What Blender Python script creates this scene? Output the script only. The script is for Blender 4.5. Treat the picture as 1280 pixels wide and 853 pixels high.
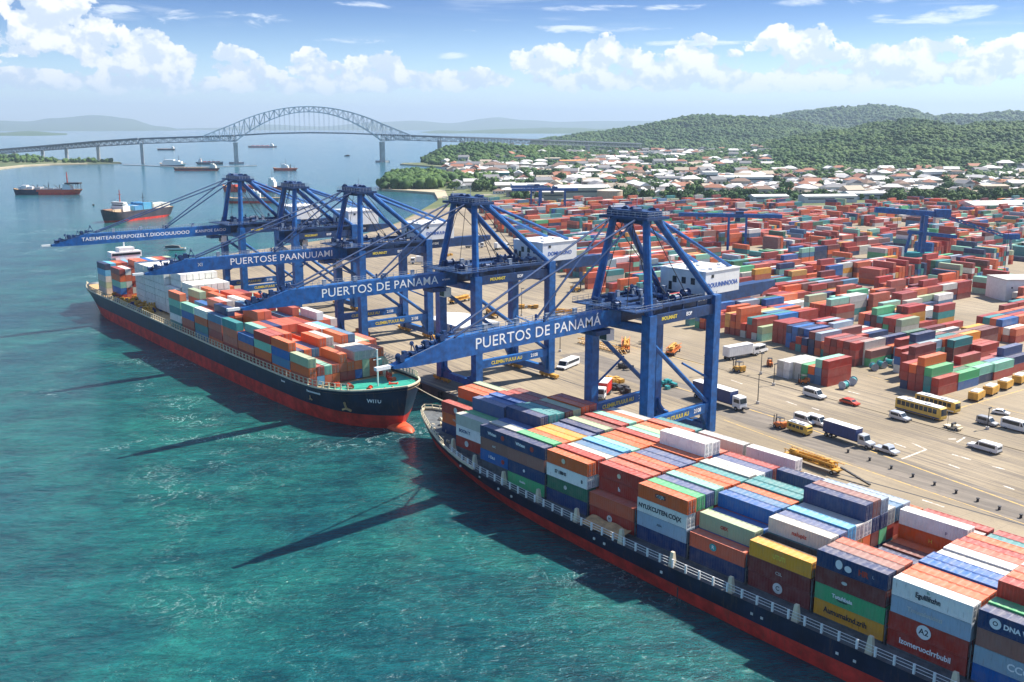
import bpy, bmesh, math, random
import numpy as np
from mathutils import Vector, Matrix
for o in list(bpy.data.objects): bpy.data.objects.remove(o)
scene = bpy.context.scene
COL = scene.collection
R = math.radians
rnd = random.Random(7)
PI = math.pi

# ------------------------------------------------------------------ camera
CAM_H = 84.0
FPX, HOR = 1214.0, 158.0
PITCH = math.atan((426.5 - HOR) / FPX)
AZ = R(42.5)
cd = bpy.data.cameras.new('camera'); cam = bpy.data.objects.new('camera', cd); COL.objects.link(cam)
cam.location = (0, 0, CAM_H); cam.rotation_euler = (PI / 2 - PITCH, 0, -AZ)
cd.sensor_width = 36; cd.lens = FPX / 1280 * 36; cd.clip_start = 1; cd.clip_end = 60000
scene.camera = cam
_F = Vector((math.sin(AZ) * math.cos(PITCH), math.cos(AZ) * math.cos(PITCH), -math.sin(PITCH)))
_R = Vector((math.cos(AZ), -math.sin(AZ), 0)); _U = _R.cross(_F)
def P(px, py, z=0.0):                       # where the sight line of a photo point meets the level z
    d = _F + _R * ((px - 640) / FPX) - _U * ((py - 426.5) / FPX)
    t = (z - CAM_H) / d.z
    return Vector((d.x * t, d.y * t, z))
def Q(x, y, z):                             # photo point and pixels per metre of a place
    v = Vector((x, y, z - CAM_H)); f = v.dot(_F)
    if f <= 1: return (-9999, -9999, 0)
    return (640 + v.dot(_R) * FPX / f, 426.5 - v.dot(_U) * FPX / f, FPX / f)
def polar(px, r, z=0.0):                    # ground point at range r in the compass direction of photo column px
    a = AZ + math.atan((px - 640) / 1243.0)
    return Vector((r * math.sin(a), r * math.cos(a), z))

# ------------------------------------------------------------------ light
SUN_AZ, SUN_EL = R(108), R(51)
sun_dir = Vector((math.sin(SUN_AZ) * math.cos(SUN_EL), math.cos(SUN_AZ) * math.cos(SUN_EL), math.sin(SUN_EL)))
sd = bpy.data.lights.new('sun', 'SUN'); sd.energy = 5.0; sd.angle = R(0.53); sd.color = (1.0, 0.93, 0.82)
sun = bpy.data.objects.new('sun', sd); COL.objects.link(sun)
sun.rotation_euler = sun_dir.to_track_quat('Z', 'Y').to_euler(); sun.location = (300, -100, 400)
scene.view_settings.view_transform = 'Standard'; scene.view_settings.look = 'None'
scene.view_settings.gamma = 1; scene.view_settings.use_curve_mapping = False
scene.view_settings.exposure = 0.97
cy = scene.cycles
cy.use_denoising = True
try: cy.denoiser = 'OPENIMAGEDENOISE'
except Exception: pass
cy.max_bounces = 5; cy.diffuse_bounces = 3; cy.glossy_bounces = 3; cy.volume_bounces = 0; cy.transparent_max_bounces = 4
cy.caustics_reflective = False; cy.caustics_refractive = False

def lin(r, g, b):                           # sRGB 0..255 to linear
    f = lambda c: (c / 255 / 12.92) if c / 255 <= .04045 else ((c / 255 + .055) / 1.055) ** 2.4
    return (f(r), f(g), f(b), 1.0)

class NT:                                   # small node-graph writer
    def __init__(s, tree): s.t = tree; s.n = tree.nodes; s.l = tree.links
    def add(s, typ, **kw):
        n = s.n.new(typ)
        for k, v in kw.items(): setattr(n, k, v)
        return n
    def put(s, sock, v):
        if isinstance(v, bpy.types.NodeSocket): s.l.new(v, sock)
        elif v is not None: sock.default_value = v
    def math(s, op, a, b=None, c=None, clamp=False):
        n = s.add('ShaderNodeMath', operation=op, use_clamp=clamp)
        s.put(n.inputs[0], a); s.put(n.inputs[1], b); s.put(n.inputs[2], c)
        return n.outputs[0]
    def vmath(s, op, a, b=None):
        n = s.add('ShaderNodeVectorMath', operation=op); s.put(n.inputs[0], a); s.put(n.inputs[1], b)
        return n.outputs[0]
    def mix(s, fac, a, b, mode='MIX'):
        n = s.add('ShaderNodeMix', data_type='RGBA', blend_type=mode)
        s.put(n.inputs[0], fac); s.put(n.inputs[6], a); s.put(n.inputs[7], b)
        return n.outputs[2]
    def noise(s, vec, scale, detail=3, rough=.55, dist=0.0, out=0):
        n = s.add('ShaderNodeTexNoise'); s.put(n.inputs['Vector'], vec); n.inputs['Scale'].default_value = scale
        n.inputs['Detail'].default_value = detail; n.inputs['Roughness'].default_value = rough; n.inputs['Distortion'].default_value = dist
        return n.outputs[out]
    def ramp(s, v, lo, hi, a=0.0, b=1.0, smooth=True):
        n = s.add('ShaderNodeMapRange', clamp=True, interpolation_type='SMOOTHSTEP' if smooth else 'LINEAR')
        s.put(n.inputs[0], v); s.put(n.inputs[1], lo); s.put(n.inputs[2], hi); s.put(n.inputs[3], a); s.put(n.inputs[4], b)
        return n.outputs[0]
    def scale(s, vec, x, y, z):
        return s.vmath('MULTIPLY', vec, (x, y, z))

# ------------------------------------------------------------------ sky with clouds
world = bpy.data.worlds.new('World'); scene.world = world; world.use_nodes = True
w = NT(world.node_tree); w.n.clear()
sky = w.add('ShaderNodeTexSky', sky_type='NISHITA'); sky.sun_disc = False
sky.sun_elevation = SUN_EL; sky.sun_rotation = SUN_AZ; sky.altitude = 80; sky.air_density = 1.0; sky.dust_density = 0.6; sky.ozone_density = 2.5
tc = w.add('ShaderNodeTexCoord'); g = tc.outputs['Generated']
sep = w.add('ShaderNodeSeparateXYZ'); w.put(sep.inputs[0], g)
az = w.math('SUBTRACT', w.math('ARCTAN2', sep.outputs[0], sep.outputs[1]), AZ)
el = w.math('ARCSINE', sep.outputs[2])
comb = w.add('ShaderNodeCombineXYZ'); w.put(comb.inputs[0], az); w.put(comb.inputs[1], el)
av = comb.outputs[0]
def puff(fx, fy, wx, wy):                  # a cumulus: centre and half-size as compass/elevation angles
    a0 = math.atan((fx - 640) / 1243.0); e0 = (HOR - fy) / 1243.0
    dx = w.math('MULTIPLY', w.math('SUBTRACT', az, a0), 1243.0 / wx); dy = w.math('MULTIPLY', w.math('SUBTRACT', el, e0), 1243.0 / wy)
    d = w.math('ADD', w.math('MULTIPLY', dx, dx), w.math('MULTIPLY', dy, dy))
    return w.ramp(d, 0.0, 2.4, 1.0, 0.0)
PUFFS = [(60, 36, 34, 30), (100, 26, 30, 24), (108, 58, 50, 30), (160, 74, 60, 30), (205, 86, 55, 22), (10, 66, 46, 18), (300, 86, 34, 20), (320, 100, 40, 14), (390, 84, 26, 20), (412, 96, 40, 16), (468, 90, 42, 20), (500, 102, 60, 14), (585, 102, 58, 14),
         (40, 108, 90, 14), (200, 110, 130, 12), (672, 80, 38, 18), (712, 76, 34, 20), (752, 72, 40, 22), (800, 86, 50, 20), (868, 64, 28, 16), (860, 86, 60, 20), (985, 62, 44, 24), (1010, 84, 60, 22), (1072, 84, 50, 18), (1140, 78, 60, 18), (1165, 96, 90, 18), (1240, 82, 60, 22),
         (760, 104, 110, 12), (950, 106, 220, 12), (380, 110, 160, 10), (1390, 80, 100, 30), (-110, 80, 90, 34)]
cov = None
for q in PUFFS:
    pf = puff(*q); cov = pf if cov is None else w.math('MAXIMUM', cov, pf)
def fbm(vec): return w.noise(w.scale(vec, 1, 1.15, 1), 38.0, 8, .60, .15)
n1 = fbm(av)
n2 = fbm(w.vmath('ADD', av, (0.008, 0.012, 0)))
n0 = w.noise(av, 9.0, 3, .5)
dens = w.math('ADD', w.math('MULTIPLY', cov, 0.66), w.math('MULTIPLY', w.math('SUBTRACT', n1, 0.735), 1.75))
elsewhere = w.math('MULTIPLY', w.ramp(w.math('ABSOLUTE', az), .6, .8), w.ramp(el, .02, .12))     # broken cloud over the rest of the sky
dens = w.math('ADD', dens, w.math('MULTIPLY', elsewhere, .28))
cmask = w.math('MULTIPLY', w.ramp(dens, 0.0, 0.09), w.ramp(el, .018, .045, .25, 1.0))
lit = w.ramp(w.math('SUBTRACT', n1, n2), -0.07, 0.11)
core = w.ramp(dens, 0.02, 0.30)
low = w.ramp(el, .022, .07)
bright = w.math('ADD', w.math('MULTIPLY', lit, .72), w.math('MULTIPLY', low, .28))
ccol = w.mix(bright, (3.5, 4.35, 5.35, 1), (7.3, 7.15, 6.9, 1))
# the tint of a deep tropical sky: the elevation curve of the sky's own light
skyc = w.mix(w.ramp(el, 0.01, 0.135), w.mix(1.0, sky.outputs[0], (.92, 1.10, 1.26, 1), 'MULTIPLY'), w.mix(1.0, sky.outputs[0], (.085, .25, .56, 1), 'MULTIPLY'))
skyc = w.mix(w.ramp(el, .16, .55), skyc, w.mix(1.0, sky.outputs[0], (.62, .82, 1.05, 1), 'MULTIPLY'))
# thin high streaks
sv = w.scale(av, 5.0, 62.0, 1.0)
s1 = w.noise(sv, 1.0, 5, .6, .4); s2 = w.noise(w.scale(av, 3.0, 9.0, 1), 1.7, 2)
wisp = None
for q in [(490, 15, 60, 5), (700, 43, 130, 5), (780, 19, 120, 5), (1060, 17, 120, 6), (1190, 13, 110, 7), (1190, 36, 95, 10), (310, 38, 60, 11), (225, 34, 36, 9), (160, 31, 26, 7), (540, 73, 46, 5), (440, 57, 60, 4), (280, 10, 80, 4), (860, 60, 60, 4)]:
    pf = puff(*q); wisp = pf if wisp is None else w.math('MAXIMUM', wisp, pf)
wn = w.noise(w.scale(av, 14.0, 60.0, 1.0), 1.0, 6, .62, .5)
streak = w.math('MULTIPLY', w.math('MULTIPLY', w.ramp(s1, .50, .72), w.ramp(s2, .40, .60)), w.ramp(el, .062, .10), clamp=True)
streak = w.math('MAXIMUM', w.math('MULTIPLY', streak, .6), w.ramp(w.math('ADD', w.math('MULTIPLY', wisp, .5), w.math('MULTIPLY', w.math('SUBTRACT', wn, .74), 1.6)), .0, .28))
skyc = w.mix(w.math('MULTIPLY', streak, .75), skyc, (6.4, 6.8, 7.2, 1))
pale = w.math('MULTIPLY', w.ramp(el, .075, .0), w.ramp(w.noise(w.scale(av, 1, 3.2, 1), 11.0, 4, .6), .35, .75))
skyc = w.mix(w.math('MULTIPLY', pale, .5), skyc, (5.0, 5.9, 6.6, 1))
final = w.mix(w.math('MULTIPLY', cmask, .94), skyc, ccol)
bg = w.add('ShaderNodeBackground'); w.put(bg.inputs[0], final); bg.inputs[1].default_value = 0.094
wo = w.add('ShaderNodeOutputWorld'); w.l.new(bg.outputs[0], wo.inputs[0])

# ------------------------------------------------------------------ mesh and object helpers
class MB:
    def __init__(s): s.v = []; s.f = []; s.m = []; s.c = []; s.mi = 0; s.col = None
    def face(s, idx): s.f.append(tuple(idx)); s.m.append(s.mi); s.c.append(s.col)
    def quad(s, *pts):
        b = len(s.v); s.v += [tuple(p) for p in pts]; s.face(range(b, b + len(pts)))
    def hexa(s, p):                         # 4 bottom points anticlockwise from above, then 4 top points
        b = len(s.v); s.v += [tuple(q) for q in p]
        for q in ((3, 2, 1, 0), (4, 5, 6, 7), (0, 1, 5, 4), (1, 2, 6, 5), (2, 3, 7, 6), (3, 0, 4, 7)): s.face([b + i for i in q])
    def box(s, x0, x1, y0, y1, z0, z1):
        s.hexa([(x0, y0, z0), (x1, y0, z0), (x1, y1, z0), (x0, y1, z0), (x0, y0, z1), (x1, y0, z1), (x1, y1, z1), (x0, y1, z1)])
    def cbox(s, c, sx, sy, sz): s.box(c[0] - sx / 2, c[0] + sx / 2, c[1] - sy / 2, c[1] + sy / 2, c[2] - sz / 2, c[2] + sz / 2)
    def beam(s, a, b, wd, h, up=(0, 0, 1)):
        a, b = Vector(a), Vector(b); d = (b - a).normalized(); u = Vector(up)
        if abs(d.dot(u)) > .98: u = Vector((0, 1, 0))
        sx = d.cross(u).normalized() * wd / 2; uz = sx.cross(d).normalized() * h / 2
        s.hexa([a - sx - uz, a + sx - uz, b + sx - uz, b - sx - uz, a - sx + uz, a + sx + uz, b + sx + uz, b - sx + uz])
    def tube(s, a, b, r, n=8, r2=None, cap=True):
        a, b = Vector(a), Vector(b); d = (b - a).normalized(); r2 = r if r2 is None else r2
        u = Vector((0, 0, 1)) if abs(d.z) < .95 else Vector((0, 1, 0)); x = d.cross(u).normalized(); y = x.cross(d)
        k = len(s.v)
        for c, rr in ((a, r), (b, r2)):
            for i in range(n):
                t = 2 * PI * i / n; s.v.append(tuple(c + (x * math.cos(t) + y * math.sin(t)) * rr))
        for i in range(n): j = (i + 1) % n; s.face((k + j, k + i, k + n + i, k + n + j))
        if cap: s.face([k + i for i in range(n)]); s.face([k + n + i for i in reversed(range(n))])
    def extrude(s, prof, x0, x1, swap=False):   # polygon of (y, z) pushed along x
        n = len(prof); k = len(s.v)
        for x in (x0, x1):
            for (a, b) in prof: s.v.append((x, a, b) if not swap else (a, x, b))
        for i in range(n): j = (i + 1) % n; s.face((k + i, k + n + i, k + n + j, k + j))
        s.face([k + i for i in range(n)]); s.face([k + n + i for i in reversed(range(n))])
    def mesh(s, name, mats=None):
        me = bpy.data.meshes.new(name); me.from_pydata(s.v, [], s.f)
        if any(s.m): me.polygons.foreach_set('material_index', s.m)
        for m in (mats if isinstance(mats, (list, tuple)) else [mats]):
            if m: me.materials.append(m)
        if any(c is not None for c in s.c):
            at = me.color_attributes.new('paint', 'FLOAT_COLOR', 'CORNER')
            arr = []
            for f, c in zip(s.f, s.c): arr += list(c or (.5, .5, .5, 1)) * len(f)
            at.data.foreach_set('color', arr)
        bm = bmesh.new(); bm.from_mesh(me); bmesh.ops.recalc_face_normals(bm, faces=bm.faces); bm.to_mesh(me); bm.free()
        me.update(); return me
    def build(s, name, mats, parent=None, loc=None):
        o = bpy.data.objects.new(name, s.mesh(name, mats)); COL.objects.link(o)
        if parent: o.parent = parent
        if loc: o.location = loc
        return o
def tag(o, label=None, cat=None, group=None, kind=None):
    if label: o['label'] = label
    if cat: o['category'] = cat
    if group: o['group'] = group
    if kind: o['kind'] = kind
    return o
def empty(name, loc=(0, 0, 0), rz=0.0):
    o = bpy.data.objects.new(name, None); COL.objects.link(o); o.location = loc; o.rotation_euler = (0, 0, rz); o.empty_display_size = 1; return o
def copy_tree(o, parent=None):
    c = o.copy(); COL.objects.link(c)
    if parent: c.parent = parent
    for ch in list(o.children): copy_tree(ch, c)
    return c
def inst(name, me, loc=(0, 0, 0), rz=0.0, parent=None, scl=None):
    o = bpy.data.objects.new(name, me); COL.objects.link(o); o.location = loc; o.rotation_euler = (0, 0, rz)
    if parent: o.parent = parent
    if scl: o.scale = scl
    return o

# ------------------------------------------------------------------ materials
def newmat(name):
    m = bpy.data.materials.new(name); m.use_nodes = True; t = NT(m.node_tree); t.n.clear()
    out = t.add('ShaderNodeOutputMaterial'); b = t.add('ShaderNodeBsdfPrincipled'); t.l.new(b.outputs[0], out.inputs[0])
    return m, t, b
def coords(t, which='Object'):
    return t.add('ShaderNodeTexCoord').outputs[which]
def worldpos(t): return t.add('ShaderNodeNewGeometry').outputs['Position']
def paint(name, col, rough=.45, metal=0.0, var=.18, dirt=.0, scale=.6):
    m, t, b = newmat(name); p = worldpos(t)
    n = t.noise(p, scale, 4, .6)
    c = t.mix(t.ramp(n, .3, .7), tuple(x * (1 - var) for x in col[:3]) + (1,), tuple(min(1, x * (1 + var)) for x in col[:3]) + (1,))
    if dirt:
        n2 = t.noise(t.scale(p, 1, 1, .16), 1.2, 5, .68)
        c = t.mix(t.math('MULTIPLY', t.ramp(n2, .52, .72), dirt), c, (.16, .085, .045, 1))
    t.put(b.inputs['Base Color'], c); b.inputs['Roughness'].default_value = rough; b.inputs['Metallic'].default_value = metal
    return m
M = {}
M['crane_blue'] = paint('crane_blue_paint', (.008, .098, .315, 1), .42, 0, .30, .20)
M['crane_dark'] = paint('dark_blue_steel', (.008, .042, .135, 1), .5, 0, .3, .15)
M['rail_grey'] = paint('galvanised_grey', (.33, .38, .45, 1), .5, .2, .2, .1)
M['white'] = paint('white_paint', (.78, .78, .76, 1), .45, 0, .05, .08)
M['white_text'] = paint('white_lettering', (.86, .86, .84, 1), .5, 0, .03)
M['yellow_text'] = paint('yellow_lettering', (.78, .62, .08, 1), .5, 0, .05)
M['blue_text'] = paint('blue_lettering', (.02, .10, .42, 1), .5, 0, .05)
M['dark_text'] = paint('dark_lettering', (.025, .03, .045, 1), .55, 0, .1)
M['red_text'] = paint('red_lettering', (.45, .05, .03, 1), .55, 0, .1)
M['pale_text'] = paint('faded_white_lettering', (.62, .62, .58, 1), .6, 0, .15)
M['yellow'] = paint('machine_yellow', (.58, .31, .045, 1), .5, 0, .25, .35)
M['orange'] = paint('machine_orange', (.62, .17, .03, 1), .5, 0, .2, .25)
M['dark'] = paint('dark_steel', (.035, .035, .038, 1), .6, 0, .3, .2)
M['tyre'] = paint('tyre_rubber', (.018, .018, .018, 1), .8)
M['window'] = paint('dark_window_glass', (.02, .03, .04, 1), .12)
M['steel'] = paint('grey_steel', (.30, .31, .33, 1), .5, .3, .2, .2)
M['bridge'] = paint('bridge_steel', (.58, .61, .62, 1), .55, .1, .12, .05, .05)
M['bridge_dark'] = paint('bridge_deck_steel', (.16, .19, .23, 1), .6, .1, .15, .05, .05)
M['concrete'] = paint('concrete', (.48, .46, .43, 1), .85, 0, .15, .15, .08)
M['deck_sand'] = paint('buff_deck_paint', (.52, .33, .15, 1), .7, 0, .25, .4)
M['deck_green'] = paint('green_deck_paint', (.03, .33, .23, 1), .55, 0, .15, .12)
M['deck_grey'] = paint('dark_grey_deck', (.10, .11, .115, 1), .7, 0, .3, .3)
M['cream'] = paint('cream_paint', (.66, .57, .40, 1), .6, 0, .12, .3)
M['quay_wall'] = paint('stained_quay_concrete', (.11, .10, .095, 1), .85, 0, .4, .3, .15)
M['silver'] = paint('silver_car_paint', (.55, .57, .60, 1), .3, .3, .05)
M['car_red'] = paint('red_car_paint', (.62, .06, .02, 1), .3, 0, .05)
M['navy'] = paint('navy_vehicle_paint', (.02, .05, .18, 1), .35, 0, .1, .05)
M['bus_yellow'] = paint('bus_yellow_paint', (.72, .47, .09, 1), .4, 0, .1, .1)
M['teal'] = paint('teal_paint', (.03, .30, .30, 1), .5, 0, .15, .1)

def attr_mat(name, rough=.5, dust=.2):
    m, t, b = newmat(name); a = t.add('ShaderNodeVertexColor'); a.layer_name = 'paint'; p = worldpos(t)
    n = t.noise(p, .8, 3, .6)
    c = t.mix(t.ramp(n, .3, .7, 0, .35), a.outputs[0], t.mix(1.0, a.outputs[0], (.6, .6, .6, 1), 'MULTIPLY'))
    n2 = t.noise(p, .35, 3, .6)
    c = t.mix(t.ramp(n2, .35, .75, .04, dust), c, (.36, .30, .25, 1))
    t.put(b.inputs['Base Color'], c); b.inputs['Roughness'].default_value = rough
    return m
M['attr'] = attr_mat('weathered_paint', .5, .22)
M['attr_roof'] = attr_mat('roofing_and_render', .8, .12)

def container_material():
    m, t, b = newmat('container_paint'); oi = t.add('ShaderNodeObjectInfo'); g = t.add('ShaderNodeNewGeometry'); o = coords(t)
    base = oi.outputs['Color']
    off = t.add('ShaderNodeCombineXYZ'); r9 = t.math('MULTIPLY', oi.outputs['Random'], 91.0)
    for i in range(3): t.put(off.inputs[i], r9)
    o2 = t.vmath('ADD', o, off.outputs[0])
    patch = t.noise(o2, .55, 4, .62)
    c = t.mix(t.ramp(patch, .38, .70, 0, .32), base, t.mix(.55, base, (.34, .28, .24, 1)))
    st = t.noise(t.scale(o2, 1.0, 2.2, .16), 2.6, 5, .68)
    c = t.mix(t.ramp(st, .57, .76, 0, .68), c, (.13, .055, .028, 1))
    mottle = t.noise(o2, 1.3, 4, .65)                              # uneven paler mix on the upward faces
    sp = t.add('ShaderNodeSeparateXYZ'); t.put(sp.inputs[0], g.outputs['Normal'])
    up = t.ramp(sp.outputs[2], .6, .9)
    c = t.mix(t.math('MULTIPLY', up, t.ramp(mottle, .25, .7, .06, .30)), c, (.50, .43, .37, 1))
    t.put(b.inputs['Base Color'], c); t.put(b.inputs['Roughness'], t.ramp(patch, .3, .7, .42, .65))
    return m
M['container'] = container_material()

def water_material():
    m, t, b = newmat('sea_water'); p = worldpos(t)
    big = t.noise(p, .004, 4, .6); mid = t.noise(t.scale(p, 1, 1, 1), .03, 4, .6, .5)
    c = t.mix(t.ramp(big, .38, .62), (.004, .060, .080, 1), (.012, .122, .108, 1))
    c = t.mix(t.ramp(mid, .40, .75, 0, .5), c, (.024, .190, .142, 1))
    # wind waves, swell and ripple heights in metres
    pr = t.add('ShaderNodeVectorRotate', rotation_type='Z_AXIS'); t.put(pr.inputs['Vector'], p); pr.inputs['Angle'].default_value = R(-52)
    q = t.scale(pr.outputs[0], 1.0, .42, 1.0)
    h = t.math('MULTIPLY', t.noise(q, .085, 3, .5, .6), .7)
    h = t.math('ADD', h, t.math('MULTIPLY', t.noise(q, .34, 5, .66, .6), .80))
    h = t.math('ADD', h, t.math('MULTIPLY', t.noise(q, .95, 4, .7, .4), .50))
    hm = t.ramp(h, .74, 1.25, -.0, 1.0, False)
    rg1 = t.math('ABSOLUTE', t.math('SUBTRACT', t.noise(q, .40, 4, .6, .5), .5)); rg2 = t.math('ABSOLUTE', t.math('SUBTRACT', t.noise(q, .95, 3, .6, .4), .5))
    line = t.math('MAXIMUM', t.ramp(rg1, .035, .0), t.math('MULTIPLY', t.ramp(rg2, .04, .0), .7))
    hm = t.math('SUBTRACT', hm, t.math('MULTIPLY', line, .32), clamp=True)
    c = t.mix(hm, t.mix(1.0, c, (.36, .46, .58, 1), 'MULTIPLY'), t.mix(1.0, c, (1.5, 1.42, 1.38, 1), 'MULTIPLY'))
    # broken foam lines where currents meet
    fn = t.noise(p, .022, 3, .6, .8); gate = t.math('MULTIPLY', t.ramp(fn, .47, .64), t.ramp(t.noise(p, .013, 3), .45, .60))
    ridge = t.math('ABSOLUTE', t.math('SUBTRACT', t.noise(p, .10, 7, .66, 1.6), .5))
    fine = t.noise(p, 1.1, 4, .7)
    foam = t.math('MULTIPLY', t.math('MULTIPLY', t.ramp(ridge, .020, .003), gate), t.ramp(fine, .38, .58), clamp=True)
    caps = t.math('MULTIPLY', t.ramp(t.noise(t.scale(p, 1, 1, 1), .55, 5, .7, .6), .70, .78), t.ramp(t.noise(p, .05, 2), .48, .6))
    foam = t.math('MAXIMUM', t.math('MULTIPLY', foam, .62), t.math('MULTIPLY', caps, .5))
    c = t.mix(foam, c, (.55, .62, .60, 1))
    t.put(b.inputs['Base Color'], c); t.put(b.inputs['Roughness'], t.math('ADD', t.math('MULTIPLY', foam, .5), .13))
    b.inputs['IOR'].default_value = 1.33
    bp = t.add('ShaderNodeBump'); t.put(bp.inputs['Height'], h); bp.inputs['Strength'].default_value = 1.0; bp.inputs['Distance'].default_value = 1.5
    # bump fades with distance; paler blue far out paints in the sky's reflection
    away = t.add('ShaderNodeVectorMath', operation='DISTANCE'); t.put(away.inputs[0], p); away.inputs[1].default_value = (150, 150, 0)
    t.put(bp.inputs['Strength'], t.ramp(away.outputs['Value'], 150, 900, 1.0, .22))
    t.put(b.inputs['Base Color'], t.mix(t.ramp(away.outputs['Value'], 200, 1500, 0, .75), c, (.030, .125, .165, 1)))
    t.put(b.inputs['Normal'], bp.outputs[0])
    return m
M['water'] = water_material()

def apron_material():
    m, t, b = newmat('port_paving'); p = worldpos(t)
    rot = t.add('ShaderNodeVectorRotate', rotation_type='Z_AXIS'); t.put(rot.inputs['Vector'], p); rot.inputs['Angle'].default_value = R(10)
    q = rot.outputs[0]
    big = t.noise(p, .018, 5, .62); c = t.mix(t.ramp(big, .3, .7), (.245, .195, .124, 1), (.365, .295, .198, 1))
    tyre = t.noise(t.scale(q, 1.0, .022, 1), 1.1, 6, .75, .25)
    lane = t.noise(t.scale(q, 1, .08, 1), .035, 3, .6)
    c = t.mix(t.math('MULTIPLY', t.ramp(tyre, .42, .64), t.ramp(lane, .36, .58, .30, .85)), c, (.13, .108, .088, 1))
    spots = t.noise(p, .28, 4, .7); c = t.mix(t.ramp(spots, .62, .76, 0, .55), c, (.14, .115, .095, 1))
    fine = t.noise(p, 2.2, 4, .7); c = t.mix(t.ramp(fine, .35, .7, 0, .3), c, t.mix(1.0, c, (.68, .66, .64, 1), 'MULTIPLY'))
    br = t.add('ShaderNodeTexBrick'); t.put(br.inputs['Vector'], t.scale(q, .1, .1, 1)); br.offset = 0
    br.inputs['Scale'].default_value = 1.0; br.inputs['Mortar Size'].default_value = .006; br.inputs['Brick Width'].default_value = .8; br.inputs['Row Height'].default_value = .8
    c = t.mix(t.math('MULTIPLY', br.outputs['Fac'], .45), c, (.12, .10, .085, 1))
    t.put(b.inputs['Base Color'], c); b.inputs['Roughness'].default_value = .88
    return m
M['apron'] = apron_material()

def land_material(name, a, bcol, ccol, s=.006):
    m, t, b = newmat(name); p = worldpos(t)
    n = t.noise(p, s, 6, .65, .4); c = t.mix(t.ramp(n, .40, .56), a, bcol)
    n2 = t.noise(p, s * 3.1, 5, .7); c = t.mix(t.ramp(n2, .56, .66, 0, .8), c, ccol)
    n3 = t.noise(p, .12, 4, .7); c = t.mix(t.ramp(n3, .3, .7, 0, .5), c, t.mix(1.0, c, (.5, .55, .5, 1), 'MULTIPLY'))
    t.put(b.inputs['Base Color'], c); b.inputs['Roughness'].default_value = .95
    return m
M['land'] = land_material('town_ground', (.06, .10, .03, 1), (.13, .15, .055, 1), (.36, .31, .24, 1))
M['hill'] = land_material('wooded_hill_ground', (.034, .080, .02, 1), (.055, .110, .028, 1), (.08, .13, .035, 1), .004)
M['sand'] = land_material('beach_sand', (.45, .36, .24, 1), (.52, .43, .30, 1), (.38, .31, .2, 1))

def leaf_material(name, a, bcol):
    m, t, b = newmat(name); p = worldpos(t)
    n = t.noise(p, .006, 5, .65); n2 = t.noise(p, .10, 3, .6)
    c = t.mix(t.ramp(n, .35, .65), a, bcol); oi = t.add('ShaderNodeObjectInfo'); c = t.mix(oi.outputs['Random'], t.mix(1.0, c, (.58, .66, .6, 1), 'MULTIPLY'), t.mix(1.0, c, (1.25, 1.2, 1.1, 1), 'MULTIPLY')); c = t.mix(t.ramp(n2, .35, .68), t.mix(1.0, c, (.75, .8, .7, 1), 'MULTIPLY'), t.mix(1.0, c, (1.5, 1.35, 1.1, 1), 'MULTIPLY'))
    t.put(b.inputs['Base Color'], c); b.inputs['Roughness'].default_value = .75; b.inputs['Specular IOR Level'].default_value = .25
    return m
M['leaf'] = leaf_material('tree_foliage', (.032, .088, .022, 1), (.068, .126, .030, 1))
M['bark'] = paint('bark', (.12, .085, .055, 1), .9, 0, .3)
from mathutils import noise as mnoise
# ------------------------------------------------------------------ sea, land, hills
mb = MB(); S = 42000; mb.quad((-S, -S, 0), (S, -S, 0), (S, S, 0), (-S, S, 0))
tag(mb.build('sea', M['water']), kind='structure')
def QE(y): return 177.5 + .04 * (y - 147) if y < 190 else 179.2 + .10 * (y - 190)     # quay edge
def slab(name, pts, z0, z1, mats):          # ground polygon with vertical sides
    n = len(pts); mb = MB(); b = 0
    mb.v = [(p[0], p[1], z1) for p in pts] + [(p[0], p[1], z0) for p in pts]
    mb.mi = 0; mb.face(range(n)); mb.mi = 1 if len(mats) > 1 else 0
    for i in range(n): j = (i + 1) % n; mb.face((i, n + i, n + j, j))
    return tag(mb.build(name, mats), kind='structure')
pp = lambda L, z: [tuple(P(a, b, z))[:2] for a, b in L]
coast = [(QE(-400), -400), (QE(190), 190), (QE(540), 540), (252, 575)]
shore = pp([(390, 302), (457, 292), (500, 277), (533, 259), (548, 250), (543, 241), (510, 238.5), (482, 237), (474, 232), (482, 224), (540, 214), (562, 209.5), (525, 206.5), (500, 205), (505, 203.8), (560, 203), (604, 199.5), (655, 191), (700, 178), (716, 172)], 2.6)
back = [tuple(polar(*q))[:2] for q in ((716, 9000), (1500, 9000), (2600, 9000))]
slab('port_land', coast + shore + back + [(3000, -400)], -4, 2.6, [M['land'], M['sand']])
ap = coast + pp([(392, 302), (457, 292.5), (500, 278), (533, 262), (600, 256), (660, 256), (760, 256.5), (880, 258), (1010, 257), (1150, 256), (1290, 259), (1400, 268)], 3) + [(1500, 100), (1500, -400)]
slab('port_apron', ap, 1.0, 3.0, [M['apron'], M['quay_wall']])
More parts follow.
